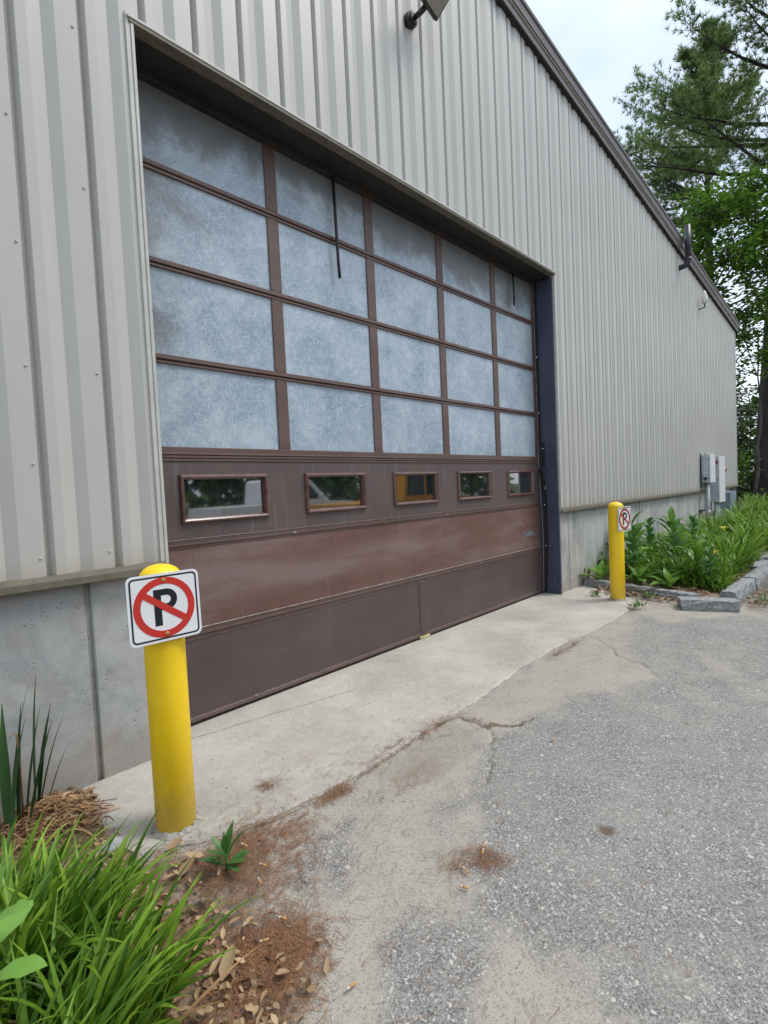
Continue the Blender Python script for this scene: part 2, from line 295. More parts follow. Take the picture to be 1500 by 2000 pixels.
# ------------------------------------------------------------------ mesh helpers
class MB:
    def __init__(s): s.v = []; s.f = []; s.mi = []; s.val = []; s.sm = []
    def face(s, idx, m=0, val=.5, smooth=False): s.f.append(idx); s.mi.append(m); s.val.append(val); s.sm.append(smooth)
    def quad(s, a, b, c, d, m=0, val=.5):
        n = len(s.v); s.v += [tuple(a), tuple(b), tuple(c), tuple(d)]; s.face((n, n+1, n+2, n+3), m, val)
    def tri(s, a, b, c, m=0, val=.5):
        n = len(s.v); s.v += [tuple(a), tuple(b), tuple(c)]; s.face((n, n+1, n+2), m, val)
    def box(s, x0, x1, y0, y1, z0, z1, m=0, b=0.0, val=.5):
        """box with chamfered edges (b)"""
        n = len(s.v)
        if b <= 0:
            for x in (x0, x1):
                for y in (y0, y1):
                    for z in (z0, z1): s.v.append((x, y, z))
            for f in ((0, 1, 3, 2), (4, 6, 7, 5), (0, 4, 5, 1), (2, 3, 7, 6), (0, 2, 6, 4), (1, 5, 7, 3)):
                s.face(tuple(n+i for i in f), m, val)
            return
        X = (x0, x1); Y = (y0, y1); Z = (z0, z1); ix = {}
        for i in (0, 1):
            for j in (0, 1):
                for k in (0, 1):
                    sx, sy, sz = (1-2*i)*b, (1-2*j)*b, (1-2*k)*b
                    for ax, p in (('x', (X[i], Y[j]+sy, Z[k]+sz)), ('y', (X[i]+sx, Y[j], Z[k]+sz)), ('z', (X[i]+sx, Y[j]+sy, Z[k]))):
                        ix[(i, j, k, ax)] = len(s.v); s.v.append(p)
        def F(*keys): s.face(tuple(ix[k] for k in keys), m, val)
        for i in (0, 1):
            o = [(i, 0, 0, 'x'), (i, 0, 1, 'x'), (i, 1, 1, 'x'), (i, 1, 0, 'x')]; F(*(o if i == 0 else o[::-1]))
            o = [(0, i, 0, 'y'), (1, i, 0, 'y'), (1, i, 1, 'y'), (0, i, 1, 'y')]; F(*(o if i == 0 else o[::-1]))
            o = [(0, 0, i, 'z'), (0, 1, i, 'z'), (1, 1, i, 'z'), (1, 0, i, 'z')]; F(*(o if i == 0 else o[::-1]))
        for i in (0, 1):
            for j in (0, 1):
                F((0, i, j, 'y'), (0, i, j, 'z'), (1, i, j, 'z'), (1, i, j, 'y'))
                F((i, 0, j, 'x'), (i, 0, j, 'z'), (i, 1, j, 'z'), (i, 1, j, 'x'))
                F((i, j, 0, 'x'), (i, j, 0, 'y'), (i, j, 1, 'y'), (i, j, 1, 'x'))
                for k in (0, 1): F((i, j, k, 'x'), (i, j, k, 'y'), (i, j, k, 'z'))
    def tube(s, pts, radii, n=10, m=0, val=.5, caps=True, smooth=True):
        pts = [Vector(p) for p in pts]
        if isinstance(radii, (int, float)): radii = [radii]*len(pts)
        rings = []; ref = None
        for i, p in enumerate(pts):
            d = (pts[min(i+1, len(pts)-1)]-pts[max(i-1, 0)]).normalized()
            if ref is None:
                a = Vector((0, 0, 1)) if abs(d.z) < .9 else Vector((1, 0, 0)); ref = d.cross(a).normalized()
            u = (ref-d*ref.dot(d)).normalized(); v = d.cross(u); ref = u
            n0 = len(s.v); rings.append(n0)
            for k in range(n):
                t = 2*math.pi*k/n; s.v.append(tuple(p+(u*math.cos(t)+v*math.sin(t))*radii[i]))
        for a, b in zip(rings, rings[1:]):
            for k in range(n): s.face((a+k, a+(k+1) % n, b+(k+1) % n, b+k), m, val, smooth)
        if caps:
            s.face(tuple(rings[0]+k for k in reversed(range(n))), m, val); s.face(tuple(rings[-1]+k for k in range(n)), m, val)
    def lathe(s, prof, c=(0, 0, 0), n=40, m=0, smooth=True):
        rings = []
        for r, z in prof:
            n0 = len(s.v); rings.append(n0)
            for k in range(n): t = 2*math.pi*k/n; s.v.append((c[0]+r*math.cos(t), c[1]+r*math.sin(t), c[2]+z))
        for a, b in zip(rings, rings[1:]):
            for k in range(n): s.face((a+k, a+(k+1) % n, b+(k+1) % n, b+k), m, .5, smooth)
        s.face(tuple(rings[0]+k for k in reversed(range(n))), m); s.face(tuple(rings[-1]+k for k in range(n)), m)
    def prism(s, poly, f0, f1, m=0):
        """poly 2d list; f0/f1 map 2d to 3d for the two ends"""
        n = len(s.v); k = len(poly)
        s.v += [tuple(f0(*p)) for p in poly] + [tuple(f1(*p)) for p in poly]
        s.face(tuple(range(n, n+k)), m); s.face(tuple(reversed(range(n+k, n+2*k))), m)
        for i in range(k): s.face((n+i, n+(i+1) % k, n+k+(i+1) % k, n+k+i), m)
    def build(s, name, mat, parent=None, recalc=True):
        me = bpy.data.meshes.new(name); off = Vector(parent['_o']) if parent is not None and '_o' in parent else Vector((0, 0, 0))
        vv = np.array(s.v, dtype=float) - np.array(off)
        me.from_pydata(vv.tolist(), [], s.f)
        for mt in (mat if isinstance(mat, (list, tuple)) else [mat]): me.materials.append(mt)
        me.polygons.foreach_set('material_index', s.mi); me.polygons.foreach_set('use_smooth', s.sm)
        a = me.attributes.new('v', 'FLOAT', 'FACE'); a.data.foreach_set('value', s.val)
        if recalc:
            import bmesh
            bm = bmesh.new(); bm.from_mesh(me); bmesh.ops.recalc_face_normals(bm, faces=bm.faces); bm.to_mesh(me); bm.free()
        me.update()
        o = bpy.data.objects.new(name, me); COL.objects.link(o)
        if parent is not None:
            o.parent = parent; o['_o'] = tuple(off)
        return o
ROOTS = []
def tag(o, label=None, cat=None, group=None, kind=None):
    if label: o['label'] = label
    if cat: o['category'] = cat
    if group: o['group'] = group
    if kind: o['kind'] = kind
    return o
def thing(name, loc, label, cat, group=None):
    o = bpy.data.objects.new(name, None); COL.objects.link(o); o.location = loc; o.empty_display_size = .1
    o['_o'] = tuple(loc); return tag(o, label, cat, group)
def lone(mb, name, mat, loc, label=None, cat=None, group=None, kind=None, recalc=True):
    """a top-level one-mesh object with its origin at loc"""
    class P(dict): pass
    me_parent = {'_o': tuple(loc)}
    s_parent = None
    mbv = [tuple(np.array(v)-np.array(loc)) for v in mb.v]; mb2 = MB(); mb2.v = mbv; mb2.f = mb.f; mb2.mi = mb.mi; mb2.val = mb.val; mb2.sm = mb.sm
    o = mb2.build(name, mat, None, recalc); o.location = loc
    return tag(o, label, cat, group, kind)
def copy_tree(o, loc, rz=0, sc=1.0, label=None, group=None, parent=None):
    c = o.copy(); COL.objects.link(c)
    if parent is None:
        c.location = loc; c.rotation_euler = (0, 0, rz); c.scale = (sc, sc, sc)
        if label: c['label'] = label
        if group: c['group'] = group
    else:
        c.parent = parent
    for ch in list(o.children): copy_tree(ch, None, parent=c)
    return c

# ================================================================== SETTING: ground
SLAB = [(-0.47, -.23), (-0.531, -0.57), (-0.578, -0.777), (-0.532, -0.917), (-0.448, -0.956), (-0.298, -1.062), (-0.131, -1.108), (0.051, -1.159), (0.277, -1.181), (0.593, -1.202), (0.989, -1.172), (1.404, -1.172), (1.81, -1.148), (2.35, -1.092), (3.183, -1.097), (3.516, -1.149), (3.973, -1.171), (4.466, -1.153), (4.80, -1.126), (5.10, -1.02), (5.62, -.23)]
SAND = [[(0.051, -1.0), (0.593, -1.0), (1.404, -1.0), (2.35, -1.0), (3.516, -1.0), (4.9, -1.0), (4.365, -1.398), (3.494, -1.545), (3.008, -1.798), (2.654, -2.039), (2.285, -1.854), (1.924, -1.657), (1.347, -1.607), (1.058, -1.616), (0.76, -1.773), (0.571, -1.759), (0.546, -1.922), (0.406, -1.951), (0.286, -2.063), (0.165, -2.201), (0.228, -2.395), (0.22, -2.495), (0.152, -2.55), (0.166, -2.706), (0.128, -2.95), (-0.9, -2.95), (-0.9, -1.684), (-0.8, -1.0), (-.2, -.9)],
        [(3.645, -1.894), (4.116, -2.029), (3.822, -2.272), (3.805, -2.481), (3.277, -2.546), (2.895, -2.363), (3.106, -2.129)],
        [(4.493, -1.0), (5.2, -.9), (5.5, -1.9), (5.7, -2.264), (4.98, -2.338), (4.621, -1.973), (4.297, -1.553)]]
BARE = [[(-0.157, -1.976), (-0.053, -1.994), (0.049, -2.128), (0.06, -2.228), (-0.048, -2.261), (-0.134, -2.3), (-0.224, -2.32), (-0.34, -2.188), (-0.293, -2.096), (-0.223, -2.06)],
        [(-0.154, -1.462), (-0.017, -1.399), (0.109, -1.449), (0.066, -1.592), (-0.053, -1.663), (-0.16, -1.614)]]
SPOT = (.826, -2.31)
CRACKS = [[(0.417, -1.213), (0.586, -1.209), (0.914, -1.168), (1.132, -1.185), (1.312, -1.236), (1.31, -1.424), (1.433, -1.56), (1.6, -1.606)],
          [(1.319, -1.436), (1.208, -1.53), (1.055, -1.611), (0.932, -1.701), (0.789, -1.741), (0.651, -1.717)],
          [(3.436, -1.181), (3.21, -1.449), (3.019, -1.6), (2.89, -1.833), (2.684, -1.998)], [(2.714, -1.174), (3.015, -1.172), (3.376, -1.181)],
          [(1.31, -1.424), (1.10, -1.30), (.93, -1.20)]]
def poly_sd(px, py, poly):
    """signed distance, positive inside"""
    poly = np.array(poly); d = np.full(px.shape, 1e9); ins = np.zeros(px.shape, bool); n = len(poly)
    for i in range(n):
        a = poly[i]; b = poly[(i+1) % n]; e = b-a
        t = np.clip(((px-a[0])*e[0]+(py-a[1])*e[1])/(e@e+1e-12), 0, 1)
        d = np.minimum(d, np.hypot(px-a[0]-t*e[0], py-a[1]-t*e[1]))
        c = ((a[1] > py) != (b[1] > py)) & (px < (b[0]-a[0])*(py-a[1])/(b[1]-a[1]+1e-12)+a[0]); ins ^= c
    return np.where(ins, d, -d)
def line_d(px, py, pl):
    d = np.full(px.shape, 1e9)
    for a, b in zip(pl, pl[1:]):
        a = np.array(a); e = np.array(b)-a; t = np.clip(((px-a[0])*e[0]+(py-a[1])*e[1])/(e@e), 0, 1)
        d = np.minimum(d, np.hypot(px-a[0]-t*e[0], py-a[1]-t*e[1]))
    return d
_rs = np.random.RandomState(3)
def vnoise(x, y, s, seed):
    rs = np.random.RandomState(seed); tb = rs.rand(256, 256); x = x*s+40; y = y*s+40
    i = np.floor(x).astype(int); j = np.floor(y).astype(int); u = x-i; v = y-j; u = u*u*(3-2*u); v = v*v*(3-2*v)
    g = lambda a, b: tb[a % 256, b % 256]
    return (g(i, j)*(1-u)+g(i+1, j)*u)*(1-v)+(g(i, j+1)*(1-u)+g(i+1, j+1)*u)*v
def fbm(x, y, s, seed, oc=4):
    r = 0; a = .5
    for k in range(oc): r = r+a*vnoise(x, y, s, seed+k); s *= 2.1; a *= .5
    return r/.94
def lot_mat():
    m, N, L, b = newmat('worn_asphalt')
    pos = N.new('ShaderNodeNewGeometry')
    def vor(scale):
        v = N.new('ShaderNodeTexVoronoi'); v.inputs['Scale'].default_value = scale; v.inputs['Randomness'].default_value = 1
        L.new(pos.outputs['Position'], v.inputs['Vector']); return v
    def noi(scale, d=4, r=.6):
        v = N.new('ShaderNodeTexNoise'); v.inputs['Scale'].default_value = scale; v.inputs['Detail'].default_value = d; v.inputs['Roughness'].default_value = r
        L.new(pos.outputs['Position'], v.inputs['Vector']); return v
    big = noi(1.1, 5); mid = noi(4.5, 6, .65); fine = noi(260, 3, .7)
    c = mix(N, L, ramp(N, L, big.outputs['Fac'], .35, .65), (.215, .209, .20), (.31, .30, .284))
    v1 = vor(185); e1 = vor(185); e1.feature = 'DISTANCE_TO_EDGE'; s1 = N.new('ShaderNodeSeparateColor'); L.new(v1.outputs['Color'], s1.inputs[0])
    chipc = ramp(N, L, s1.outputs[0], .05, 1.0, (.065, .065, .068, 1), (.44, .43, .41, 1))
    chip1 = ramp(N, L, e1.outputs['Distance'], .03, .12)
    c = mix(N, L, math_(N, L, 'MULTIPLY', chip1, .85), c, chipc)
    v2 = vor(105); e2 = vor(105); e2.feature = 'DISTANCE_TO_EDGE'; s2 = N.new('ShaderNodeSeparateColor'); L.new(v2.outputs['Color'], s2.inputs[0])
    pick = math_(N, L, 'GREATER_THAN', s2.outputs[1], .64)
    chip2 = math_(N, L, 'MULTIPLY', pick, ramp(N, L, e2.outputs['Distance'], .10, .17))
    chip2c = ramp(N, L, s2.outputs[0], .2, .9, (.20, .20, .20, 1), (.58, .56, .52, 1))
    c = mix(N, L, math_(N, L, 'MULTIPLY', chip2, .9), c, chip2c)
    v3 = vor(52); e3 = vor(52); e3.feature = 'DISTANCE_TO_EDGE'; s3 = N.new('ShaderNodeSeparateColor'); L.new(v3.outputs['Color'], s3.inputs[0])
    chip3 = math_(N, L, 'MULTIPLY', math_(N, L, 'GREATER_THAN', s3.outputs[1], .93), ramp(N, L, e3.outputs['Distance'], .20, .25))
    c = mix(N, L, math_(N, L, 'MULTIPLY', chip3, .9), c, (.60, .58, .53))
    # dust settled between the chips, then the drifted sand
    dust = ramp(N, L, mid.outputs['Fac'], .40, .75)
    c = mix(N, L, math_(N, L, 'MULTIPLY', dust, .42), c, (.36, .34, .30))
    a = N.new('ShaderNodeAttribute'); a.attribute_name = 'sand'
    grain = noi(420, 2, .7); spk = vor(210); ss = N.new('ShaderNodeSeparateColor'); L.new(spk.outputs['Color'], ss.inputs[0])
    sandc = mix(N, L, ramp(N, L, grain.outputs['Fac'], .3, .7), (.315, .292, .252), (.46, .43, .375))
    sandc = mix(N, L, math_(N, L, 'MULTIPLY', math_(N, L, 'GREATER_THAN', ss.outputs[0], .86), .55), sandc, (.17, .15, .13))
    sandc = mix(N, L, ramp(N, L, mid.outputs['Fac'], .3, .75), mix(N, L, .3, sandc, (.24, .22, .19)), sandc)
    f = math_(N, L, 'ADD', a.outputs['Fac'], math_(N, L, 'MULTIPLY', math_(N, L, 'SUBTRACT', mid.outputs['Fac'], .5), 1.5))
    f = math_(N, L, 'ADD', f, math_(N, L, 'MULTIPLY', math_(N, L, 'SUBTRACT', fine.outputs['Fac'], .5), .5))
    f = math_(N, L, 'SUBTRACT', f, math_(N, L, 'MULTIPLY', math_(N, L, 'ADD', math_(N, L, 'MULTIPLY', chip2, .25), math_(N, L, 'MULTIPLY', chip1, .14)), 1.0))
    f = ramp(N, L, f, .28, .78)
    c = mix(N, L, f, c, sandc)
    a2 = N.new('ShaderNodeAttribute'); a2.attribute_name = 'dirt'
    dc = mix(N, L, ramp(N, L, fine.outputs['Fac'], .35, .65), (.085, .065, .048), (.21, .165, .12))
    c = mix(N, L, ramp(N, L, math_(N, L, 'ADD', a2.outputs['Fac'], math_(N, L, 'MULTIPLY', math_(N, L, 'SUBTRACT', mid.outputs['Fac'], .5), .8)), .3, .8), c, dc)
    L.new(c, b.inputs['Base Color']); b.inputs['Roughness'].default_value = .9; b.inputs['Specular IOR Level'].default_value = .2
    inv = math_(N, L, 'SUBTRACT', 1.0, math_(N, L, 'MULTIPLY', f, .75))
    h = math_(N, L, 'MULTIPLY', math_(N, L, 'ADD', math_(N, L, 'ADD', math_(N, L, 'MULTIPLY', chip1, .5), chip2), math_(N, L, 'MULTIPLY', fine.outputs['Fac'], .6)), inv)
    bump(N, L, b, h, .55, .006)
    return m
M['lot'] = lot_mat()
def grid_obj(name, x0, x1, y0, y1, st, zf, mat, attrs):
    nx = int((x1-x0)/st)+1; ny = int((y1-y0)/st)+1
    X, Y = np.meshgrid(np.linspace(x0, x1, nx), np.linspace(y0, y1, ny), indexing='ij'); X = X.ravel(); Y = Y.ravel()
    at = {k: f(X, Y) for k, f in attrs.items()}; Z = zf(X, Y, at)
    idx = np.arange(nx*ny).reshape(nx, ny); F = np.stack([idx[:-1, :-1], idx[1:, :-1], idx[1:, 1:], idx[:-1, 1:]], -1).reshape(-1, 4)
    me = bpy.data.meshes.new(name); me.vertices.add(nx*ny); me.vertices.foreach_set('co', np.stack([X, Y, Z], -1).ravel())
    me.loops.add(F.size); me.loops.foreach_set('vertex_index', F.ravel().astype(np.int32))
    me.polygons.add(len(F)); me.polygons.foreach_set('loop_start', np.arange(0, F.size, 4, dtype=np.int32)); me.polygons.foreach_set('loop_total', np.full(len(F), 4, dtype=np.int32))
    me.polygons.foreach_set('use_smooth', np.ones(len(F), bool)); me.update(); me.validate()
    for k, a in at.items():
        A = me.attributes.new(k, 'FLOAT', 'POINT'); A.data.foreach_set('value', a.astype(np.float32))
    me.materials.append(mat); o = bpy.data.objects.new(name, me); COL.objects.link(o); tag(o, kind='structure'); return o
def sand_f(X, Y):
    wx = X+(fbm(X, Y, 5, 11)-.5)*.22; wy = Y+(fbm(X, Y, 5, 31)-.5)*.22
    s = np.zeros_like(X)
    for i, p in enumerate(SAND):
        d = poly_sd(wx, wy, p); k = 1.0 if i != 1 else .62
        s = np.maximum(s, np.clip(.5+d/.30, 0, 1)*k)
    for p in BARE:
        d = poly_sd(wx, wy, p); s = s*(1-.9*np.clip(.5+d/.13, 0, 1))
    s = np.maximum(s, np.clip(fbm(X, Y, .8, 71)*1.5-.62, 0, .48))
    return s
def dirt_f(X, Y):
    wx = X+(fbm(X, Y, 14, 41)-.5)*.07; wy = Y+(fbm(X, Y, 14, 51)-.5)*.07
    d = np.zeros_like(X)
    for i, c in enumerate(CRACKS):
        wd = (.021, .008, .008, .022, .008)[i]; d = np.maximum(d, np.clip(1.25-line_d(wx, wy, c)/(wd*(.4+1.3*fbm(X, Y, 9, 65))), 0, 1)*(.05+1.25*fbm(X, Y, 11, 61)))
    # damp, silty hollow beside the broken slab edge
    d = np.maximum(d, .42*np.clip(poly_sd(wx, wy, [(.45, -1.2), (1.2, -1.18), (1.3, -1.42), (1.0, -1.6), (.5, -1.55)])/.12+.4, 0, 1))
    d = np.maximum(d, 1.1*np.clip(1.2-np.hypot((wx-SPOT[0])/.045, (wy-SPOT[1])/.06), 0, 1))
    for cx, cy in ((2.05, -2.3), (1.7, -2.05), (2.6, -2.4), (1.1, -2.45)): d = np.maximum(d, .6*np.clip(1-np.hypot((wx-cx)/.06, (wy-cy)/.05), 0, 1))
    # litter-stained strip by the left bed
    d = np.maximum(d, .55*np.clip(poly_sd(wx, wy, [(-.9, -.9), (-.45, -1.0), (-.1, -1.2), (-.12, -1.4), (-.33, -1.6), (-.45, -1.85), (-.6, -2.0), (-1.6, -2.2), (-2, -1)])/.15+.3, 0, 1))
    d = np.maximum(d, 1.0*np.clip(poly_sd(wx, wy, [(5.25, -2.07), (6, -2.15), (7, -2.45), (9, -3.0), (9, -1.5), (5.5, -1.9)])/.2+.35, 0, 1))
    return d
def lot_z(X, Y, at):
    c = np.zeros_like(X)
    for k in (1, 2, 4): c = np.maximum(c, np.clip(1-line_d(X+(fbm(X, Y, 14, 41)-.5)*.07, Y+(fbm(X, Y, 14, 51)-.5)*.07, CRACKS[k])/.015, 0, 1))
    return -.014+(fbm(X, Y, 3, 81)-.5)*.014+(fbm(X, Y, 30, 91)-.5)*.004-.012*c-.012*np.clip(at['dirt']-.3, 0, 1)
grid_obj('asphalt_lot', -2.6, 6.4, -3.6, -.9, .014, lot_z, M['lot'], {'sand': sand_f, 'dirt': dirt_f})
# the rest of the lot, coarser, butted round the detailed part
def far_z(X, Y, at): return np.full_like(X, -.018)
def zero(X, Y): return np.clip(fbm(X, Y, .8, 71)*1.5-.62, 0, .48)
def dirt_far(X, Y): return 1.0*np.clip(poly_sd(X, Y, [(6.2, -2.05), (7, -2.45), (9, -3.0), (40, -8), (40, 1), (6, -1.5)])/.2+.35, 0, 1)
grid_obj('asphalt_lot', 6.2, 60, -40, -.9, .9, lambda X, Y, a: np.full_like(X, -.036), M['lot'], {'sand': zero, 'dirt': dirt_far})
grid_obj('asphalt_lot', -30, 6.2, -40, -3.4, .9, lambda X, Y, a: np.full_like(X, -.036), M['lot'], {'sand': zero, 'dirt': lambda X, Y: X*0})
mb = MB(); mb.quad((-900, -900, -.06), (900, -900, -.06), (900, 900, -.06), (-900, 900, -.06))
M['ground'] = pm('woodland_ground', (.10, .085, .05), .95, .4, 1.2, col2=(.05, .065, .025))
tag(mb.build('ground', M['ground']), kind='structure')
# concrete apron with a broken front edge
random.seed(5)
pts = []
for a, b in zip(SLAB, SLAB[1:]):
    k = max(2, int(math.hypot(b[0]-a[0], b[1]-a[1])/.022))
    for i in range(k):
        t = i/k; x = a[0]+(b[0]-a[0])*t; y = a[1]+(b[1]-a[1])*t
        n = (mnoise.noise(Vector((x*9, y*9, 0)))*.018+mnoise.noise(Vector((x*30, y*30, 3)))*.009) if y < -.3 else 0
        pts.append((x, y+n))
pts.append(SLAB[-1])
def apron_mat():
    m, N, L, b = newmat('worn_apron_concrete')
    t = tex(N, L, 'noise', 1.3, 7, .62); t2 = tex(N, L, 'noise', 6, 6, .65, dist=.3)
    c = mix(N, L, ramp(N, L, t.outputs['Fac'], .33, .67), (.35, .328, .288), (.57, .542, .485))
    c = mix(N, L, math_(N, L, 'MULTIPLY', ramp(N, L, t2.outputs['Fac'], .5, .75), .45), c, (.36, .325, .27))
    t5 = tex(N, L, 'noise', 2.2, 5, .6, stretch=(.5, 2.0, 1))
    c = mix(N, L, math_(N, L, 'MULTIPLY', ramp(N, L, t5.outputs['Fac'], .56, .72), .35), c, (.40, .30, .21))
    f = tex(N, L, 'noise', 230, 4, .75)
    c = mix(N, L, math_(N, L, 'MULTIPLY', ramp(N, L, f.outputs['Fac'], .35, .62, (1, 1, 1, 1), (0, 0, 0, 1)), .55), c, (.24, .225, .20))
    m2 = tex(N, L, 'noise', 24, 5, .7)
    c = mix(N, L, math_(N, L, 'MULTIPLY', ramp(N, L, m2.outputs['Fac'], .50, .68), .35), c, (.60, .58, .53))
    m3 = tex(N, L, 'noise', 15, 6, .75, stretch=(.6, 1, 1))
    c = mix(N, L, math_(N, L, 'MULTIPLY', ramp(N, L, m3.outputs['Fac'], .54, .70), .40), c, (.27, .245, .21))
    v = tex(N, L, 'vor', 75); s = N.new('ShaderNodeSeparateColor'); L.new(v.outputs['Color'], s.inputs[0])
    k = math_(N, L, 'MULTIPLY', math_(N, L, 'GREATER_THAN', s.outputs[0], .90), ramp(N, L, v.outputs['Distance'], .12, .26, (1, 1, 1, 1), (0, 0, 0, 1)))
    c = mix(N, L, math_(N, L, 'MULTIPLY', k, .7), c, (.16, .145, .12))
    L.new(c, b.inputs['Base Color']); b.inputs['Roughness'].default_value = .9; b.inputs['Specular IOR Level'].default_value = .2
    bump(N, L, b, math_(N, L, 'ADD', f.outputs['Fac'], math_(N, L, 'MULTIPLY', m3.outputs['Fac'], 1.2)), .5, .005)
    return m
M['apron'] = apron_mat()
mb = MB(); n = len(pts)
mb.v = [(x, y, 0) for x, y in pts]+[(x, y-.012, -.012) for x, y in pts]+[(x, y-.014, -.05) for x, y in pts]
inner = len(mb.v)
mb.v += [(x, max(y+.10, -.22) if y < -.3 else y, .001) for x, y in pts]
back = len(mb.v)
mb.v += [(x, -.22, .001) for x, y in pts]; b2 = len(mb.v); mb.v += [(x, .45, .001) for x, y in pts]
for i in range(n-1):
    for a in ((0, n), (n, 2*n)): mb.face((a[0]+i, a[1]+i, a[1]+i+1, a[0]+i+1), 0, .5, False)
    mb.face((inner+i, i, i+1, inner+i+1)); mb.face((back+i, inner+i, inner+i+1, back+i+1))
    if -.03 < pts[i][0] < 4.89 or -.03 < pts[i+1][0] < 4.89: mb.face((b2+i, back+i, back+i+1, b2+i+1))
o = mb.build('concrete_apron', M['apron'], recalc=False); tag(o, kind='structure')
o.data.validate()

mb = MB(); rs_ = random.Random(4); pl_ = [(-.02, -.15), (.064, -.164), (.25, -.21), (.47, -.244), (.70, -.30), (.89, -.342), (1.2, -.40)]
for (xa, ya), (xb, yb) in zip(pl_, pl_[1:]):
    n_ = 8
    for i in range(n_):
        xa_, xb_ = xa+(xb-xa)*i/n_, xa+(xb-xa)*(i+1)/n_; y_ = ya+(yb-ya)*i/n_+rs_.uniform(-.006, .006); h_ = rs_.uniform(.001, .0035)
        mb.quad((xa_, y_-h_, .0025), (xb_, y_-h_, .0025), (xb_, y_+h_, .0025), (xa_, y_+h_, .0025))
tag(mb.build('apron_crack', pm('crack_dirt', (.20, .18, .15), .95)), kind='structure')

# ================================================================== BUILDING
XL, XR, ZB, ZH = -0.045, 4.905, 1.09, 3.985
XC, XEND, XSTART = 2.46, 16.25, -11.3
YW = -.240                          # framing line behind the siding
YS = -.268                          # outer flats of the siding
def ztop(x): return 6.836-.0866*(x if x > XC else 2*XC-x)
bld = thing('warehouse', (XC, 0, 0), 'grey ribbed metal warehouse on a concrete base with a wide brown overhead door', 'building')
PROF = [(0, 0), (.009, .036), (.020, .036), (.042, 0), (.088, 0), (.152, .022), (.205, -.001), (.232, -.001)]
def prof_pts(x0, x1):
    k0 = math.floor((x0-.003)/.3048)-1; P = []
    for k in range(k0, int((x1-x0)/.3048)+k0+4):
        for u, y in PROF: P.append((-.008+k*.3048+u, YS+y))
    out = []
    for (xa, ya), (xb, yb) in zip(P, P[1:]):
        for xe in (x0, x1):
            if xa < xe < xb: out.append((xe, ya+(yb-ya)*(xe-xa)/(xb-xa)))
        if x0 < xb < x1: out.append((xb, yb))
    return sorted(out)
mb = MB()
for x0, x1, z0 in ((XSTART, XL, ZB), (XL, XR, ZH), (XR, XEND, ZB)):
    P = prof_pts(x0, x1)
    for (xa, ya), (xb, yb) in zip(P, P[1:]):
        mb.quad((xa, ya, z0), (xb, yb, z0), (xb, yb, ztop(xb)+.02), (xa, ya, ztop(xa)+.02))
mb.quad((XEND, YW, .9), (XEND, 20, .9), (XEND, 20, ztop(XEND)), (XEND, YW, ztop(XEND)))
mb.quad((XSTART, YW, .9), (XSTART, 20, .9), (XSTART, 20, ztop(XSTART)), (XSTART, YW, ztop(XSTART)))
siding = mb.build('wall', M['siding'], bld, recalc=False)
mbs = MB(); mbs.lathe([(.0065, 0), (.0065, .002), (.005, .003), (.0045, .006), (.003, .007)], n=10)
scr0 = None
for X in (-.93, -.625, -.322):
    for z in ((1.183, 1.628, 2.084, 2.648, 3.217, 3.75, 4.3) if X != -.322 else (1.181, 2.085, 3.0, 3.774, 4.3)):
        if scr0 is None:
            scr0 = mbs.build('siding_screw', M['trim_light'], siding); s = scr0
        else:
            s = scr0.copy(); COL.objects.link(s); s.parent = siding
        s.location = Vector((X-.012, YS, z))-Vector(bld['_o']); s.rotation_euler = (R(90), 0, 0); s['_o'] = bld['_o']
# data of the screw was offset to its parent; recentre it
for v in scr0.data.vertices: v.co += Vector(bld['_o'])
# right corner trim, jamb trims
mb = MB(); mb.box(XEND-.06, XEND+.012, YW-.036, YW+.05, ZB-.02, ztop(XEND), b=.004); mb.build('corner_trim', M['trim_light'], bld)
mb = MB(); mb.box(XL-.012, XL+.006, YW-.045, -.0, ZB-.03, ZH+.02, b=.003); mb.box(XL-.036, XL-.013, YW-.040, YW-.002, ZB, ZH+.02, b=.002)
mb.build('jamb_trim', M['trim_light'], bld)
mb = MB(); mb.box(XR-.002, XR+.024, YW-.040, YW+.03, ZB-.03, ZH, b=.003); mb.box(XR+.026, XR+.05, YW-.036, YW, ZB, ZH, b=.002)
mb.build('jamb_trim', M['trim_light'], bld)
# header lip and soffit
mb = MB(); mb.box(XL-.03, XR+.02, YW-.052, YW-.020, ZH-.012, ZH+.004, b=.003); mb.build('header_lip', M['trim_light'], bld)
mb = MB(); mb.box(XL-.02, XR+.012, YW-.048, YW+.03, ZH-.034, ZH-.0125, b=.003); mb.build('header_trim', M['trim_olive'], bld)
mb = MB(); mb.box(XL+.008, XR-.003, YW+.031, -.02, ZH-.033, ZH-.014); mb.box(XL+.008, XR-.003, -.04, .02, 3.905, ZH-.034, b=.002)
for k in range(10):
    x = .35+k*.49
    mb.lathe([(.009, 0), (.009, -.004), (.005, -.008)], (x, -.085, ZH-.033), 8)
mb.build('soffit', M['soffit'], bld)
# base drip trim
mb = MB()
for x0, x1 in ((XSTART, XL+.002), (XR+.0, XEND+.01)):
    poly = [(YW+.03, ZB+.010), (YW-.040, ZB+.004), (YW-.050, ZB-.020), (YW-.052, ZB-.052), (YW-.044, ZB-.056), (YW-.036, ZB-.02), (YW+.03, ZB-.012)]
    mb.prism(poly, lambda y, z: (x0, y, z), lambda y, z: (x1, y, z))
mb.build('base_trim', M['trim_olive'], bld)
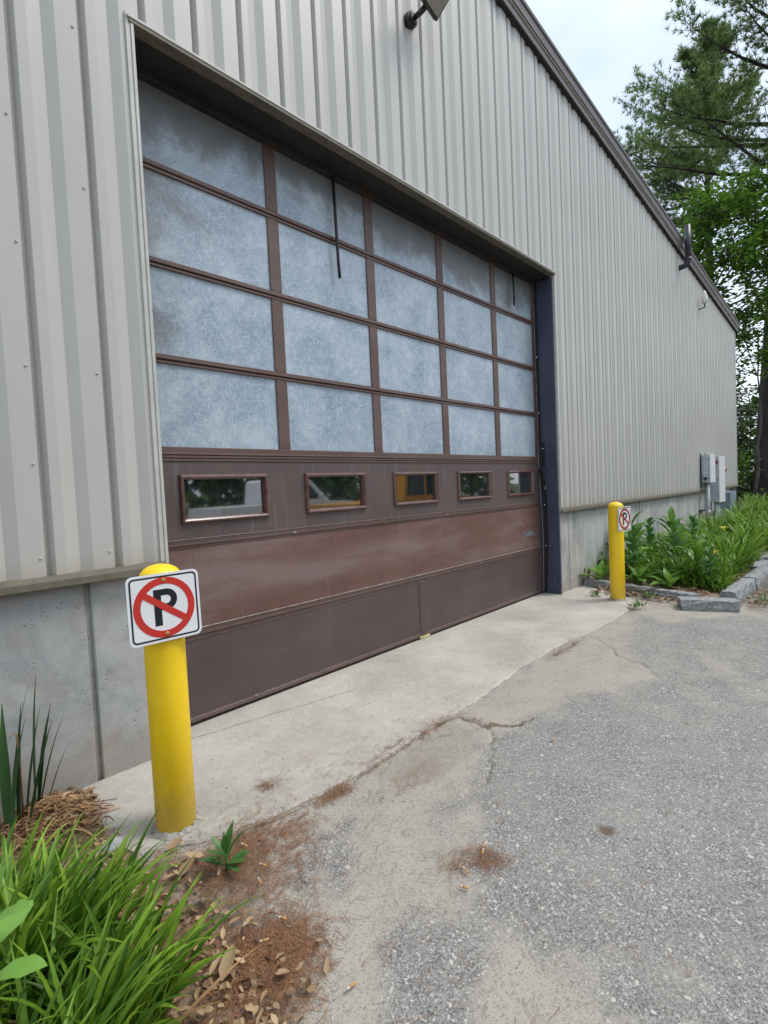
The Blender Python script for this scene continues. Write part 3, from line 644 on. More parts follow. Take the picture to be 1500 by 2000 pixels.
# rake trim (stepped fascia) both slopes
def rake(poly, name, mat):
    mb = MB()
    for xa, xb in ((XC, XEND+.16), (XC, 2*XC-XEND-.16)):
        mb.prism(poly, lambda y, z: (xa, y, z+ztop(xa)), lambda y, z: (xb, y, z+ztop(xb)))
    mb.build(name, mat, bld)
rake([(YW+.02, -.055), (-.290, -.055), (-.290, .03), (YW+.02, .03)], 'rake_closure_shade', M['closure_shade'])  # closure strip near-black, the shade under the fascia painted into it
rake([(-.29, -.034), (-.322, -.040), (-.326, .040), (-.334, .046), (-.334, .062), (-.345, .068), (-.350, .168), (-.362, .174), (-.366, .206), (-.20, .212), (-.20, .03), (-.29, .03)], 'rake_trim', M['bronze'])
# tan bead painting in the highlight lines on the fascia returns
rake([(-.327, .036), (-.338, .041), (-.338, .047), (-.327, .047)], 'rake_highlight', M['trim_tan'])
mb = MB()
for xa, xb in ((XC, XEND+.16), (XC, 2*XC-XEND-.16)):
    mb.prism([(-.19, .15), (-.19, .2), (20, .2), (20, .15)], lambda y, z: (xa, y, z+ztop(xa)), lambda y, z: (xb, y, z+ztop(xb)))
mb.build('roof', M['roof'], bld)
# foundation with control-joint grooves
FX0, FX1 = XSTART+.3, 15.45; YF = -.222
mb = MB()
def fseg(x0, x1, z0=-.3):
    mb.box(x0, x1, YF, .1, z0, ZB-.012, b=.006)
fseg(FX0, -.452); fseg(-.424, XL+.0); mb.box(-.455, -.42, YF+.022, .09, -.3, ZB-.02)
mb.build('foundation', M['foundation'], bld); mb = MB()
fseg(XR+.012, 5.21); fseg(5.216, 9.2); fseg(9.206, 13.2); fseg(13.206, FX1); mb.box(5.2, 13.3, YF+.01, .09, -.3, ZB-.02)
fnd = mb.build('foundation', M['foundation'], bld)
mb = MB(); mb.box(FX1-.3, FX1, .101, 19.9, -.3, ZB-.012); mb.build('foundation', M['foundation'], bld)
mb = MB()
mb.tube([(8.02, YF-.001, 1.03), (8.0, YF-.001, .92), (7.93, YF-.001, .80), (7.90, YF-.001, .66), (7.82, YF-.001, .5)], .006, 5); mb.build('crack', M['groove'], fnd)
mb = MB(); mb.box(XR+.0, XR+.014, YF-.03, -.2, 0, ZB-.055, b=.004); mb.build('jamb_edge', M['jamb_edge'], bld)
mb = MB(); mb.box(XR-.012, XR-.001, YW-.012, -.012, .0, 3.93, b=.002); mb.box(XR-.03, XR-.0125, -.0119, .02, 0, 3.93)
jamb = mb.build('door_jamb', M['jamb'], bld)
for zz in (3.78, 1.15):
    for yy in (-.10, -.06, -.155)[:2]:
        mb = MB(); mb.tube([(XR-.012, yy, zz), (XR-.020, yy, zz)], [.010, .007], 10); mb.build('jamb_bolt', M['jamb'], jamb)
mb = MB(); mb.box(XL-.0, XL+.012, -.20, .03, .0, 3.93, b=.002); mb.build('door_jamb', M['jamb'], bld)
mb = MB(); mb.tube([(XR-.014, -.085, 1.335), (XR-.05, -.088, 1.345), (XR-.03, -.10, 1.385)], [.006, .008, .002], 5); mb.build('torn_flap', M['trim_tan'], jamb)
# unseen dark board added behind the door so nothing leaks light
mb = MB(); mb.box(XL-.3, XR+.3, .42, .5, -.05, 4.4); mb.build('light_block', M['groove'], bld)

# ------------------------------------------------------------------ overhead door
DX0, DX1 = -.035, 4.868
mb = MB(); rail = mb
ZR = [3.420, 2.850, 2.278, 1.70]     # section joints of the glazed rows
ST = [(.938+.9835*k, 1.030+.9835*k) for k in range(4)]
for k in range(4): ST[k] = (.9835*(k+1)-.048, .9835*(k+1)+.048)
STS = [(DX0, DX0+.05)]+ST+[(DX1-.048, DX1)]
zt_all = [3.97]+ZR
for r in range(4):
    z1 = zt_all[r]-.021 if r else 3.93; z0 = zt_all[r+1]+(.035 if r < 3 else .054)
    for s0, s1 in STS: mb.box(s0, s1, -.004, .04, z0, z1, b=.003)
    # rails of this section: lower rail (tall) and upper rail (short), stepped
    mb.box(DX0, DX1, -.007, .04, zt_all[r+1]+.003, zt_all[r+1]+(.0345 if r < 3 else .0535), b=.003)
    mb.box(DX0, DX1, -.012, -.0075, zt_all[r+1]+.005, zt_all[r+1]+.016, b=.002)
    if r: mb.box(DX0, DX1, -.006, .04, zt_all[r]-.0205, zt_all[r]-.003, b=.003)
mb.box(DX0, DX1, -.004, .04, 3.931, 3.99)
door = mb.build('overhead_door', M['door_rail'], bld)
for r in range(4):
    z1 = zt_all[r]-.021 if r else 3.932; z0 = zt_all[r+1]+(.035 if r < 3 else .054)
    for k in range(5):
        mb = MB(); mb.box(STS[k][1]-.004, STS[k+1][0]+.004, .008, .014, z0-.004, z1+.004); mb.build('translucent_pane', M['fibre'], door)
for s0, s1 in ST:
    for z in ZR[:3]:
        for xx in (s0+.014, s1-.014):
            for dz in (.045, -.031):
                mb = MB(); mb.tube([(xx, -.003, z+dz), (xx, -.008, z+dz)], [.005, .004], 6); mb.build('rivet', M['door_rail'], door)
# window section
WX = [(.174, .812), (1.142, 1.778), (2.132, 2.768), (3.108, 3.736), (4.10, 4.722)]; WZ0, WZ1 = 1.275, 1.582
mb = MB()
zt, zb = 1.664, 1.178
xs = [DX0]
for a, b in WX: xs += [a+.012, b-.012]
xs.append(DX1)
for i in range(0, len(xs), 2): mb.box(xs[i], xs[i+1], 0.0, .04, zb, zt)
for a, b in WX:
    mb.box(a+.012, b-.012, 0.0, .04, zb, WZ0+.012); mb.box(a+.012, b-.012, 0.0, .04, WZ1-.012, zt)
mb.build('window_section', M['door_top'], door)
for a, b in WX:
    mb = MB()
    prof = [(.0, 0.0), (.0, -.010), (.006, -.021), (.016, -.024), (.025, -.019), (.031, -.006), (.033, .02)]
    rings = []
    for d, y in prof:
        rings.append(len(mb.v)); mb.v += [(a+d, y, WZ0+d), (b-d, y, WZ0+d), (b-d, y, WZ1-d), (a+d, y, WZ1-d)]
    for r0, r1 in zip(rings, rings[1:]):
        for k in range(4): mb.face((r0+k, r0+(k+1) % 4, r1+(k+1) % 4, r1+k), 0, .5, False)
    mb.build('window_frame', M['winframe'], door)
    mb = MB(); mb.box(a+.028, b-.028, .012, .017, WZ0+.028, WZ1-.028); mb.build('window_pane', M['glass'], door)
# rail bands between the solid sections
def band(z0, z1, lip):
    mb = MB(); h = z1-z0
    mb.box(DX0, DX1, -.010, .04, z0+h*.58, z1-.004, b=.002); mb.box(DX0, DX1, -.010, .04, z0+h*.28, z0+h*.55, b=.002); mb.box(DX0, DX1, -.005, .04, z0, z0+h*.25, b=.002)
    mb.build('section_rail', M['door_rail'], door)
    mb = MB(); mb.box(DX0, DX1, -.0135, .03, z1-.0038, z1+.0008, b=.001); mb.build('rail_lip', lip, door)
M['lip'] = pm('worn_rail_edge', (.30, .25, .23), .45, .35, 30)
M['lip_dark'] = pm('worn_rail_edge_darker', (.20, .15, .14), .45, .35, 30)
band(1.121, 1.177, M['lip_dark']); band(.546, .610, M['lip'])
mb = MB(); mb.box(DX0, DX1, -.006, .04, 1.665, 1.682, b=.002); mb.box(DX0, DX1, -.009, .04, 1.685, 1.701, b=.002); mb.build('section_rail', M['door_rail'], door)
mb = MB(); mb.box(DX0, DX1, .0, .04, .611, 1.120); mb.build('solid_section', M['door_mid'], door)
# scuffs: chalky blue rub and a few creases near the right end
mb = MB(); mb.box(DX0, 2.42, .0, .04, .048, .545); mb.box(2.502, DX1, .0, .04, .048, .545); mb.build('bottom_section', M['door_low'], door)
mb = MB(); mb.box(2.42, 2.502, -.009, .04, .046, .5455, b=.003); mb.build('centre_stile', M['door_low'], door)
for a, b in ((DX0, 2.416), (2.506, DX1)):
    mb = MB(); mb.box(a, b, -.004, .0, .048, .053); mb.box(a, b, -.004, -.0002, .540, .5445)
    for xx in (a, b-.004): mb.box(xx, xx+.004, -.004, -.0002, .0535, .5395)
    mb.build('panel_edge', M['lip_dark'], door)
mb = MB(); mb.box(DX0, DX1, -.008, .04, .018, .0455, b=.003); mb.box(DX0, DX1, -.013, -.0085, .024, .034, b=.001); mb.build('bottom_rail', M['door_rail'], door)
mb = MB(); mb.box(DX0, DX1, -.006, .035, .0015, .0175, b=.003); mb.build('bottom_seal', M['groove'], door)
mb = MB(); mb.box(2.385, 2.535, -.019, -.0135, .004, .030, b=.002); mb.build('label_plate', M['plate'], door)
for x, z in ((1.02, 1.145), (2.9, 1.15), (.62, .05)):
    mb = MB(); mb.box(x-.012, x+.012, -.014, -.010, z-.008, z+.008, b=.002); mb.build('rivet', M['lip'], door)
mb = MB()
for pl in ([(4.30, 1.06), (4.45, .96), (4.56, .90)], [(4.72, 1.02), (4.66, .92), (4.60, .86)], [(4.58, .82), (4.52, .72), (4.48, .64)]):
    mb.tube([(x, -.0005, z) for x, z in pl], [.001, .004, .001], 5)
mb.build('dent_crease', M['door_mid'], door)
def smear(name, pts, w, mat):
    mb = MB(); rs = random.Random(len(pts))
    for k in range(70):
        x = pts[0]+rs.gauss(0, pts[2]); z = pts[1]+rs.gauss(0, pts[3]); l = rs.uniform(.02, .09)
        mb.box(x-l/2, x+l/2, -.0012-k*1e-5, .0, z, z+rs.uniform(.0015, .004))
    mb.build(name, mat, door)
M['blue_rub'] = pm('pale_blue_rub', (.20, .25, .28), .7, .3, 30)
smear('paint_rub', (4.58, .80, .07, .022), .02, M['blue_rub'])

# ================================================================== things on the building
def seal_strip(name, pts, wx, wy, label):
    o = None; mb = MB(); rows = []
    for x, y, z in pts:
        rows.append(len(mb.v)); mb.v += [(x-wx, y-wy, z), (x+wx, y-wy, z), (x+wx, y+wy, z), (x-wx, y+wy, z)]
    for a, b in zip(rows, rows[1:]):
        for k in range(4): mb.face((a+k, a+(k+1) % 4, b+(k+1) % 4, b+k))
    mb.face(tuple(rows[0]+k for k in range(4))); mb.face(tuple(rows[-1]+k for k in range(4)))
    return mb
weather = thing('weather_seal', (4.88, -.03, 0), 'torn black rubber weather seal down the right edge of the brown door', 'door seal')
seal_strip('s', [(4.876, -.03, 3.90), (4.876, -.03, 3.0), (4.876, -.032, 1.93), (4.873, -.036, 1.90)], .012, .012, '').build('upper_strip', M['rubber'], weather)
seal_strip('s', [(4.878, -.060, 1.93), (4.878, -.062, 1.9), (4.88, -.062, 1.66), (4.88, -.058, 1.62)], .008, .022, '').build('patch_strip', M['rubber'], weather)
seal_strip('s', [(4.845, -.035, 1.60), (4.846, -.045, 1.58), (4.86, -.065, 1.45), (4.878, -.075, 1.28), (4.880, -.078, 1.10), (4.882, -.075, .8), (4.88, -.068, .45), (4.872, -.05, .20), (4.868, -.04, .03)], .011, .02, '').build('lower_strip', M['rubber'], weather)
seal_strip('s', [(4.858, -.018, 3.90), (4.856, -.018, 1.6), (4.860, -.03, 1.2), (4.862, -.045, .7), (4.855, -.03, .03)], .003, .003, '').build('strip_edge', M['lip'], weather)
for z in (3.0, 2.3, 1.85, 1.14, .62):
    mb = MB(); mb.tube([(4.866, -.034 if z > 1.9 else -.075, z), (4.860, -.036 if z > 1.9 else -.078, z)], [.008, .006], 8); mb.build('washer_screw', M['chrome'], weather)
mb = MB(); mb.tube([(1.556, -.030, 3.93), (1.560, -.034, 3.70), (1.560, -.040, 3.42), (1.568, -.036, 3.25), (1.580, -.030, 3.13)], [.013, .013, .012, .012, .012], 8)
mb.tube([(1.551, -.034, 3.9), (1.556, -.05, 3.72), (1.552, -.04, 3.55)], [.006, .006, .002], 6)
lone(mb, 'hanging_strap', M['rubber'], (1.556, -.03, 3.93), 'long black strap hanging over the second upper pane of the door', 'strap')
mb = MB(); mb.tube([(4.346, -.03, 3.93), (4.348, -.034, 3.75), (4.346, -.036, 3.6), (4.340, -.034, 3.527)], [.011, .011, .012, .010], 8)
mb.tube([(4.328, -.03, 3.93), (4.330, -.034, 3.78), (4.335, -.034, 3.62)], [.008, .008, .003], 6)
lone(mb, 'hanging_strap', M['rubber'], (4.346, -.03, 3.93), 'short black strap hanging over the last upper pane of the door', 'strap')
# floodlight
fl = thing('floodlight', (2.31, YW, 5.38), 'black floodlight on a short arm fixed to the siding above the door', 'floodlight')
yb = YW-.032
mb = MB(); mb.tube([(2.31, yb+.03, 5.385), (2.31, yb-.035, 5.385)], [.062, .060], 20); mb.tube([(2.31, yb-.0352, 5.385), (2.31, yb-.05, 5.385)], [.05, .038], 20); mb.build('mounting_base', M['black_metal'], fl)
mb = MB(); mb.tube([(2.315, yb-.05, 5.385), (2.335, yb-.10, 5.41), (2.36, yb-.14, 5.45), (2.375, yb-.16, 5.475)], [.02, .024, .024, .018], 12); mb.tube([(2.33, yb-.15, 5.46), (2.41, yb-.15, 5.46)], .014, 10); mb.build('arm', M['black_metal'], fl)
head = MB(); head.box(-.15, .15, -.10, .10, -.03, .03, b=.012)
for k in range(7): head.box(-.12+k*.04-.004, -.12+k*.04+.004, -.08, .08, .031, .055)
hm = Matrix.Translation((2.38, yb-.21, 5.50)) @ Matrix.Rotation(R(10), 4, 'Z') @ Matrix.Rotation(R(-42), 4, 'X')
head.v = [tuple(hm @ Vector(v)) for v in head.v]; hd = head.build('lamp_head', M['black_metal'], fl)
lens = MB(); lens.box(-.125, .125, -.078, .078, -.034, -.0305); lens.v = [tuple(hm @ Vector(v)) for v in lens.v]; lens.build('lens', M['lens'], hd)
# vent pipe
vp = thing('vent_pipe', (10.75, YW, 5.56), 'black vent pipe elbowing out of the siding and rising past the roof edge', 'vent pipe')
mb = MB(); px = 10.62
pth = [(px, YW+.02, 5.60), (px, YW-.09, 5.60)]+[(px, YW-.09-.10*math.sin(t), 5.60+.10*(1-math.cos(t))) for t in np.linspace(.3, math.pi/2, 6)]
mb.tube(pth, .052, 18); mb.build('elbow', M['vent_black'], vp)
mb = MB(); mb.tube([(px, YW-.19, 5.70), (px, YW-.19, 6.38)], .054, 18, caps=True); mb.tube([(px, YW-.19, 5.69), (px, YW-.19, 5.74)], .059, 18); mb.build('riser', M['vent_black'], vp)
# antenna
an = thing('antenna_dome', (12.22, YW, 5.25), 'small white bullet shaped antenna on the upper siding near the far corner', 'antenna')
mb = MB(); mb.lathe([(.035, 0), (.058, .01), (.060, .10), (.055, .17), (.035, .24), (.012, .285), (.004, .29)], (12.22, YW-.13, 5.22), 18); mb.build('dome', M['white_plastic'], an)
mb = MB(); mb.tube([(12.22, YW, 5.12), (12.22, YW-.13, 5.14), (12.22, YW-.13, 5.22)], .014, 8); mb.build('bracket', M['black_metal'], an)
mb = MB(); mb.tube([(12.47, YW-.01, 5.12), (12.46, YW-.012, 4.4), (12.47, YW-.012, 3.7), (12.45, YW-.012, 2.9), (12.46, YW-.012, 1.95)], .007, 6); mb.build('cable', M['white_plastic'], an)
# electrical equipment
def enclosure(x0, x1, y0, y1, z0, z1, mat, label, name='electrical_box', cat='electrical box', extra=None):
    t = thing(name, ((x0+x1)/2, YF, 0), label, cat)
    mb = MB(); mb.box(x0, x1, y0+.016, y1, z0, z1, b=.006); mb.build('body', mat, t)
    mb = MB(); mb.box(x0-.006, x1+.006, y0, y0+.0155, z0-.004, z1+.006, b=.004); mb.build('cover', M['sign_white'] if mat is M['box_grey'] else mat, t)
    for zz in (z0+(z1-z0)*.15, z0+(z1-z0)*.85, (z0+z1)/2):
        mb = MB(); mb.box(x0-.012, x0-.0001, y0+.02, y0+.045, zz-.02, zz+.02, b=.002); mb.build('latch', M['box_blue'], t)
    return t
b1 = enclosure(12.05, 12.52, -.46, YW-.04, 1.24, 1.86, M['box_grey'], 'shorter grey electrical box with a side switch, left of the taller one')
mb = MB(); mb.box(11.98, 12.0495, -.40, -.32, 1.36, 1.47, b=.01); mb.build('switch_hood', M['box_grey'], b1)
mb = MB(); mb.box(11.99, 12.0495, -.39, -.34, 1.30, 1.355, b=.006); mb.build('switch_handle', M['black_metal'], b1)
mb = MB(); mb.box(12.02, 12.06, YW-.045, YW-.0325, 1.12, 1.9); mb.box(12.4, 12.44, YW-.045, YW-.0325, 1.12, 1.9); mb.build('shade_strip', M['black_metal'], b1)  # black strips added to paint the shade line left of the box
mb = MB(); mb.tube([(12.2, -.37, 1.24), (12.2, -.37, .2)], .042, 14); mb.tube([(12.2, -.37, .62), (12.2, -.37, .50)], .052, 14); mb.build('conduit', M['pvc'], b1)
mb = MB(); mb.box(12.0, 12.4, -.32, YF-.001, .60, .625, b=.004); mb.build('conduit_strap', M['black_metal'], b1)
b2 = enclosure(12.78, 13.40, -.49, YW-.04, .76, 1.83, M['box_grey'], 'tall grey electrical cabinet on the wall between the shorter box and the meter')
mb = MB(); mb.tube([(12.775, -.43, 1.70), (12.77, -.43, 1.70)], [.04, .04], 14); mb.build('warning_sticker', M['sign_faded_red'], b2)
mb = MB(); mb.tube([(12.95, -.38, .76), (12.95, -.38, .2)], .04, 12); mb.tube([(13.2, -.38, .76), (13.2, -.38, .2)], .035, 12); mb.box(12.98, 13.25, -.42, -.30, .38, .55, b=.02); mb.build('conduit', M['pvc'], b2)
mt = thing('meter', (13.9, YW, 1.3), 'small round meter on an arm beside the tall grey cabinet', 'meter')
mb = MB(); mb.box(13.5, 13.95, -.34, -.28, 1.50, 1.53, b=.005); mb.build('arm', M['pvc'], mt)
mb = MB(); mb.tube([(13.9, -.30, 1.52), (13.9, -.42, 1.52)], [.07, .06], 16); mb.build('dial_housing', M['chrome'], mt)
mb = MB(); mb.tube([(13.9, -.4205, 1.52), (13.9, -.43, 1.52)], [.045, .04], 14); mb.build('dial', M['sign_faded_red'], mt)
mb = MB(); mb.tube([(13.92, -.35, 1.46), (13.92, -.35, 1.28)], .03, 10); mb.build('valve', M['pvc'], mt)
enclosure(14.1, 14.85, -.47, YF-.01, .1, .95, M['box_blue'], 'blue grey utility cabinet low against the concrete base near the far corner', 'utility_cabinet', 'cabinet')

# ================================================================== bollards + signs
M['collar'] = pm('gritty_mortar', (.34, .32, .29), .95, .3, 60, bmp=.8, bscale=120)
def make_bollard(x, y, label, dirty):
    t = thing('bollard', (x, y, 0), label, 'bollard', None)
    r = .0835
    mb = MB(); mb.lathe([(r-.004, -.12), (r-.004, .012), (r, .016), (r, .6), (r, 1.095), (r+.0015, 1.100), (r+.0005, 1.110), (r-.004, 1.122), (r-.018, 1.138), (r-.04, 1.150), (r-.065, 1.156)], (x, y, 0), 48)
    mb.build('sleeve', M['yellow_dirty' if dirty else 'yellow'], t)
    mb = MB(); rs = random.Random(int(x*10))
    n = 40; mb.v = [(x+math.cos(6.2832*k/n)*(r+rs.uniform(.010, .030)), y+math.sin(6.2832*k/n)*(r+rs.uniform(.010, .030)), .002) for k in range(n)]+[(x+math.cos(6.2832*k/n)*(r-.001), y+math.sin(6.2832*k/n)*(r-.001), rs.uniform(.006, .026)) for k in range(n)]
    for k in range(n): mb.face((k, (k+1) % n, n+(k+1) % n, n+k), 0, .5, True)
    mb.build('mortar_collar', M['collar'], t)
    return t
b1x, b1y = -.338, -.882; b2x, b2y = 4.975, -.905
make_bollard(b1x, b1y, 'nearer yellow bollard at the left side of the brown door', True)
make_bollard(b2x, b2y, 'farther yellow bollard right of the door beside the granite kerb', False)
def rrect(w, h, r, n=7):
    P = []
    for cx, cy, a0 in ((w-r, h-r, 0), (-w+r, h-r, 90), (-w+r, -h+r, 180), (w-r, -h+r, 270)):
        for k in range(n+1): t = R(a0+90*k/n); P.append((cx+r*math.cos(t), cy+r*math.sin(t)))
    return P
def ring_mesh(mb, po, pi, y0, y1):
    n = len(po); k = len(mb.v)
    mb.v += [(x, y1, z) for x, z in po]+[(x, y1, z) for x, z in pi]+[(x, y0, z) for x, z in po]+[(x, y0, z) for x, z in pi]
    for i in range(n):
        j = (i+1) % n
        mb.face((k+i, k+j, k+n+j, k+n+i)); mb.face((k+i, k+2*n+i, k+2*n+j, k+j)); mb.face((k+n+i, k+n+j, k+3*n+j, k+3*n+i))
def make_sign(loc, rz, rx, label, red, W=.1475, H=.142):
    """sign front faces local -y; built round its own centre, then placed"""
    t = thing('no_parking_sign', (0, 0, 0), label, 'sign')
    mb = MB(); mb.prism(rrect(W, H, .025), lambda x, z: (x, 0, z), lambda x, z: (x, -.0022, z)); mb.build('sign_plate', M['sign_white'], t)
    mb = MB(); ring_mesh(mb, rrect(W-.010, H-.010, .019), rrect(W-.017, H-.017, .013), -.0022, -.0028); mb.build('border_line', M['sign_black'], t)
    n = 64; ro, ri = .125, .097; cx = -.002
    circ = lambda r: [(cx+r*math.cos(6.28319*k/n), r*math.sin(6.28319*k/n)) for k in range(n)]
    mb = MB(); ring_mesh(mb, circ(ro), circ(ri), -.0022, -.0034)
    a = R(-36); ux, uz = math.cos(a), math.sin(a); nx, nz = -uz, ux; l = ri+.001; h = .0135
    P = [(cx-ux*l+nx*h, -uz*l+nz*h), (cx+ux*l+nx*h, uz*l+nz*h), (cx+ux*l-nx*h, uz*l-nz*h), (cx-ux*l-nx*h, -uz*l-nz*h)]
    mb.prism(P[::-1], lambda x, z: (x, -.0022, z), lambda x, z: (x, -.0037, z))
    mb.build('prohibition_ring', red, t)
    # letter P: stem, top bar, bowl, lower bar, laid edge to edge
    mb = MB(); st = .030; xl = -.045; zt_, zb_ = .076, -.074; bw = .030; zm = -.012
    R_o = (zt_-zm)/2; R_i = R_o-bw*.88; ccx = xl+st+.022; ccz = (zt_+zm)/2
    f0 = lambda x, z: (x, -.0022, z); f1 = lambda x, z: (x, -.0029, z)
    mb.prism([(xl, zb_), (xl+st, zb_), (xl+st, zt_), (xl, zt_)], f0, f1)
    mb.prism([(xl+st, ccz+R_i), (ccx, ccz+R_i), (ccx, zt_), (xl+st, zt_)], f0, f1); mb.prism([(xl+st, zm), (ccx, zm), (ccx, ccz-R_i), (xl+st, ccz-R_i)], f0, f1)
    for k in range(16):
        t0 = -math.pi/2+math.pi*k/16; t1 = -math.pi/2+math.pi*(k+1)/16
        mb.prism([(ccx+R_i*math.cos(t0), ccz+R_i*math.sin(t0)), (ccx+R_o*math.cos(t0), ccz+R_o*math.sin(t0)), (ccx+R_o*math.cos(t1), ccz+R_o*math.sin(t1)), (ccx+R_i*math.cos(t1), ccz+R_i*math.sin(t1))], f0, f1)
    mb.build('letter_p', M['sign_black'], t)
    for z in (.113, -.112):
        mb = MB(); mb.tube([(0, -.003, z), (0, -.0045, z), (0, -.007, z)], [.010, .009, .004], 12); mb.build('bolt', M['rust'], t)
    t.location = loc; t.rotation_euler = (rx, 0, rz)
    return t
make_sign((-.362, -.972, .986), R(-3), R(-2), 'clean red and white no parking sign on the nearer bollard', M['sign_red'])
make_sign((5.01, -.992, .955), R(-9), 0, 'faded no parking sign on the farther bollard beside the planting bed', M['sign_faded_red'])

# ================================================================== kerb stones, bed
def kerb(a, b, wd, z0, h, seed, label, side=1):
    """rough split stone from a to b (front ground line), depth wd to the left/right of it"""
    a = Vector((*a, 0)); b = Vector((*b, 0)); d = (b-a); Ln = d.length; d.normalize(); nrm = Vector((-d.y, d.x, 0))*side
    mb = MB(); n = max(6, int(Ln/.07)); rs = random.Random(seed); rows = []
    prof = [(0, -.06), (-.004, .25*h), (.0, .6*h), (.006, .93*h), (.016, h), (wd*.35, h+.004), (wd*.7, h), (wd-.012, h-.004), (wd, h*.85), (wd, -.06)]
    for i in range(n+1):
        p = a+d*(Ln*i/n); rows.append(len(mb.v))
        for k, (u, z) in enumerate(prof):
            j = .012 if k in (1, 2, 3, 8) else .005
            q = p+nrm*(u+rs.uniform(-j, j))+d*(rs.uniform(-.012, .012) if i in (0, n) else 0); mb.v.append((q.x, q.y, z0+z+rs.uniform(-j, j)*.7))
    m = len(prof)
    for r0, r1 in zip(rows, rows[1:]):
        for k in range(m-1): mb.face((r0+k, r0+k+1, r1+k+1, r1+k), 0, .5, False)
    mb.face(tuple(rows[0]+k for k in range(m))); mb.face(tuple(rows[-1]+k for k in reversed(range(m))))
    c = (a+b)/2
    return lone(mb, 'kerb_stone', M['granite'], (c.x, c.y, 0), label, 'kerb stone', 'granite kerb stones round the planting bed')
kerb((5.60, -.235), (5.24, -1.62), .15, 0, .085, 1, 'long dark kerb stone running out from the wall behind the farther bollard')
kerb((4.86, -1.60), (5.06, -2.10), .24, 0, .095, 2, 'short dark kerb stone lying skewed at the front corner of the bed')
kerb((5.30, -2.02), (6.30, -2.06), .15, 0, .14, 3, 'raised pale kerb stone along the side of the bed, nearer of two')
kerb((6.35, -2.06), (7.25, -2.09), .15, 0, .145, 4, 'raised pale kerb stone beyond the crack, farther of two along the bed')
kerb((7.3, -1.98), (8.9, -2.06), .3, 0, .13, 5, 'low flat kerb stone at the right edge beside the red pot')
def bed_h(x, y):
    base = .05+.02*max(0, x-5.5)
    return base+.03*mnoise.noise(Vector((x*2, y*2, 0)))+.015*mnoise.noise(Vector((x*9, y*9, 5)))
mb = MB(); xs_ = np.linspace(5.3, 18.5, 110); ys_ = np.linspace(-1.98, -.21, 26); st_ = len(ys_)
for x in xs_:
    for y in ys_:
        xx = max(x, 5.25+(.0 if y > -1.6 else 0)+(y+1.98)*.0)
        lim = 5.38+(-(1.6+y))*.0+(y+1.62)*.25   # stay behind the skewed front kerb
        mb.v.append((max(x, lim), y, bed_h(x, y)))
for i in range(len(xs_)-1):
    for j in range(st_-1): mb.face((i*st_+j, (i+1)*st_+j, (i+1)*st_+j+1, i*st_+j+1), 0, .5, True)
tag(mb.build('planting_bed_soil', M['soil'], recalc=False), kind='structure')
mb = MB(); xs_ = np.linspace(-3.2, -.50, 60); ys_ = np.linspace(-3.3, -.21, 66); st_ = len(ys_)
def lbed(x, y):
    edge = -.50-.10*max(0, -y-.9) if y > -1.5 else -.56-.35*(-y-1.5)
    t = max(0, min(1, (edge-x)/.16))
    mound = .024*math.exp(-(((x+.72)/.20)**2+((y+.50)/.26)**2))
    return -.022+t*.035+mound*1.0+.012*mnoise.noise(Vector((x*6, y*6, 1)))*t
for x in xs_:
    for y in ys_: mb.v.append((x, y, lbed(x, y)))
for i in range(len(xs_)-1):
    for j in range(st_-1): mb.face((i*st_+j, (i+1)*st_+j, (i+1)*st_+j+1, i*st_+j+1), 0, .5, True)
tag(mb.build('leafy_soil', M['soil'], recalc=False), kind='structure')
# red pot cut by the frame edge
pot = thing('plant_pot', (8.25, -2.12, 0), 'dark red pot on a black foot at the right end of the kerb', 'plant pot')
mb = MB(); mb.lathe([(.13, .08), (.16, .22), (.17, .29), (.185, .295), (.185, .33), (.165, .33), (.15, .30), (.04, .29)], (8.25, -2.12, 0), 28); mb.build('pot', M['red_pot'], pot)
mb = MB(); mb.lathe([(.15, 0), (.15, .03), (.12, .05), (.12, .079)], (8.25, -2.12, 0), 24); mb.build('foot', M['rubber'], pot)

# ================================================================== foliage helpers
def blade(mb, p, az, lean, length, width, droop, rs, n=7, fold=.25, tipw=.05, val=None, twist=0):
    """arching strap leaf; lean = start angle from vertical, droop = how far it bends over"""
    p = Vector(p); val = rs.random() if val is None else val; seg = length/n; ang = lean; left = []; mid = []; right = []
    h = Vector((math.cos(az), math.sin(az), 0)); s = Vector((-math.sin(az), math.cos(az), 0))
    for i in range(n+1):
        t = i/n; wd = width*(.55+.45*min(1, t*3))*(1 if t < .45 else max(tipw, 1-((t-.45)/.55)**1.6))*.5
        d = h*math.sin(ang)+Vector((0, 0, 1))*math.cos(ang); nr = h*math.cos(ang)-Vector((0, 0, 1))*math.sin(ang)
        tw = twist*t; ss = s*math.cos(tw)+nr*math.sin(tw); nn = nr*math.cos(tw)-s*math.sin(tw)
        left.append(p+ss*wd-nn*wd*fold*0); mid.append(p+nn*wd*fold*1.6); right.append(p-ss*wd)
        p = p+d*seg; ang += droop*(.35+1.3*t)/n; az2 = 0
    b = len(mb.v)
    for l, m_, r in zip(left, mid, right): mb.v += [tuple(l), tuple(m_), tuple(r)]
    for i in range(n):
        k = b+i*3; vv = min(1, max(0, val+.12*(i/n-.5)))
        mb.face((k, k+1, k+4, k+3), 0, vv, True); mb.face((k+1, k+2, k+5, k+4), 0, vv, True)
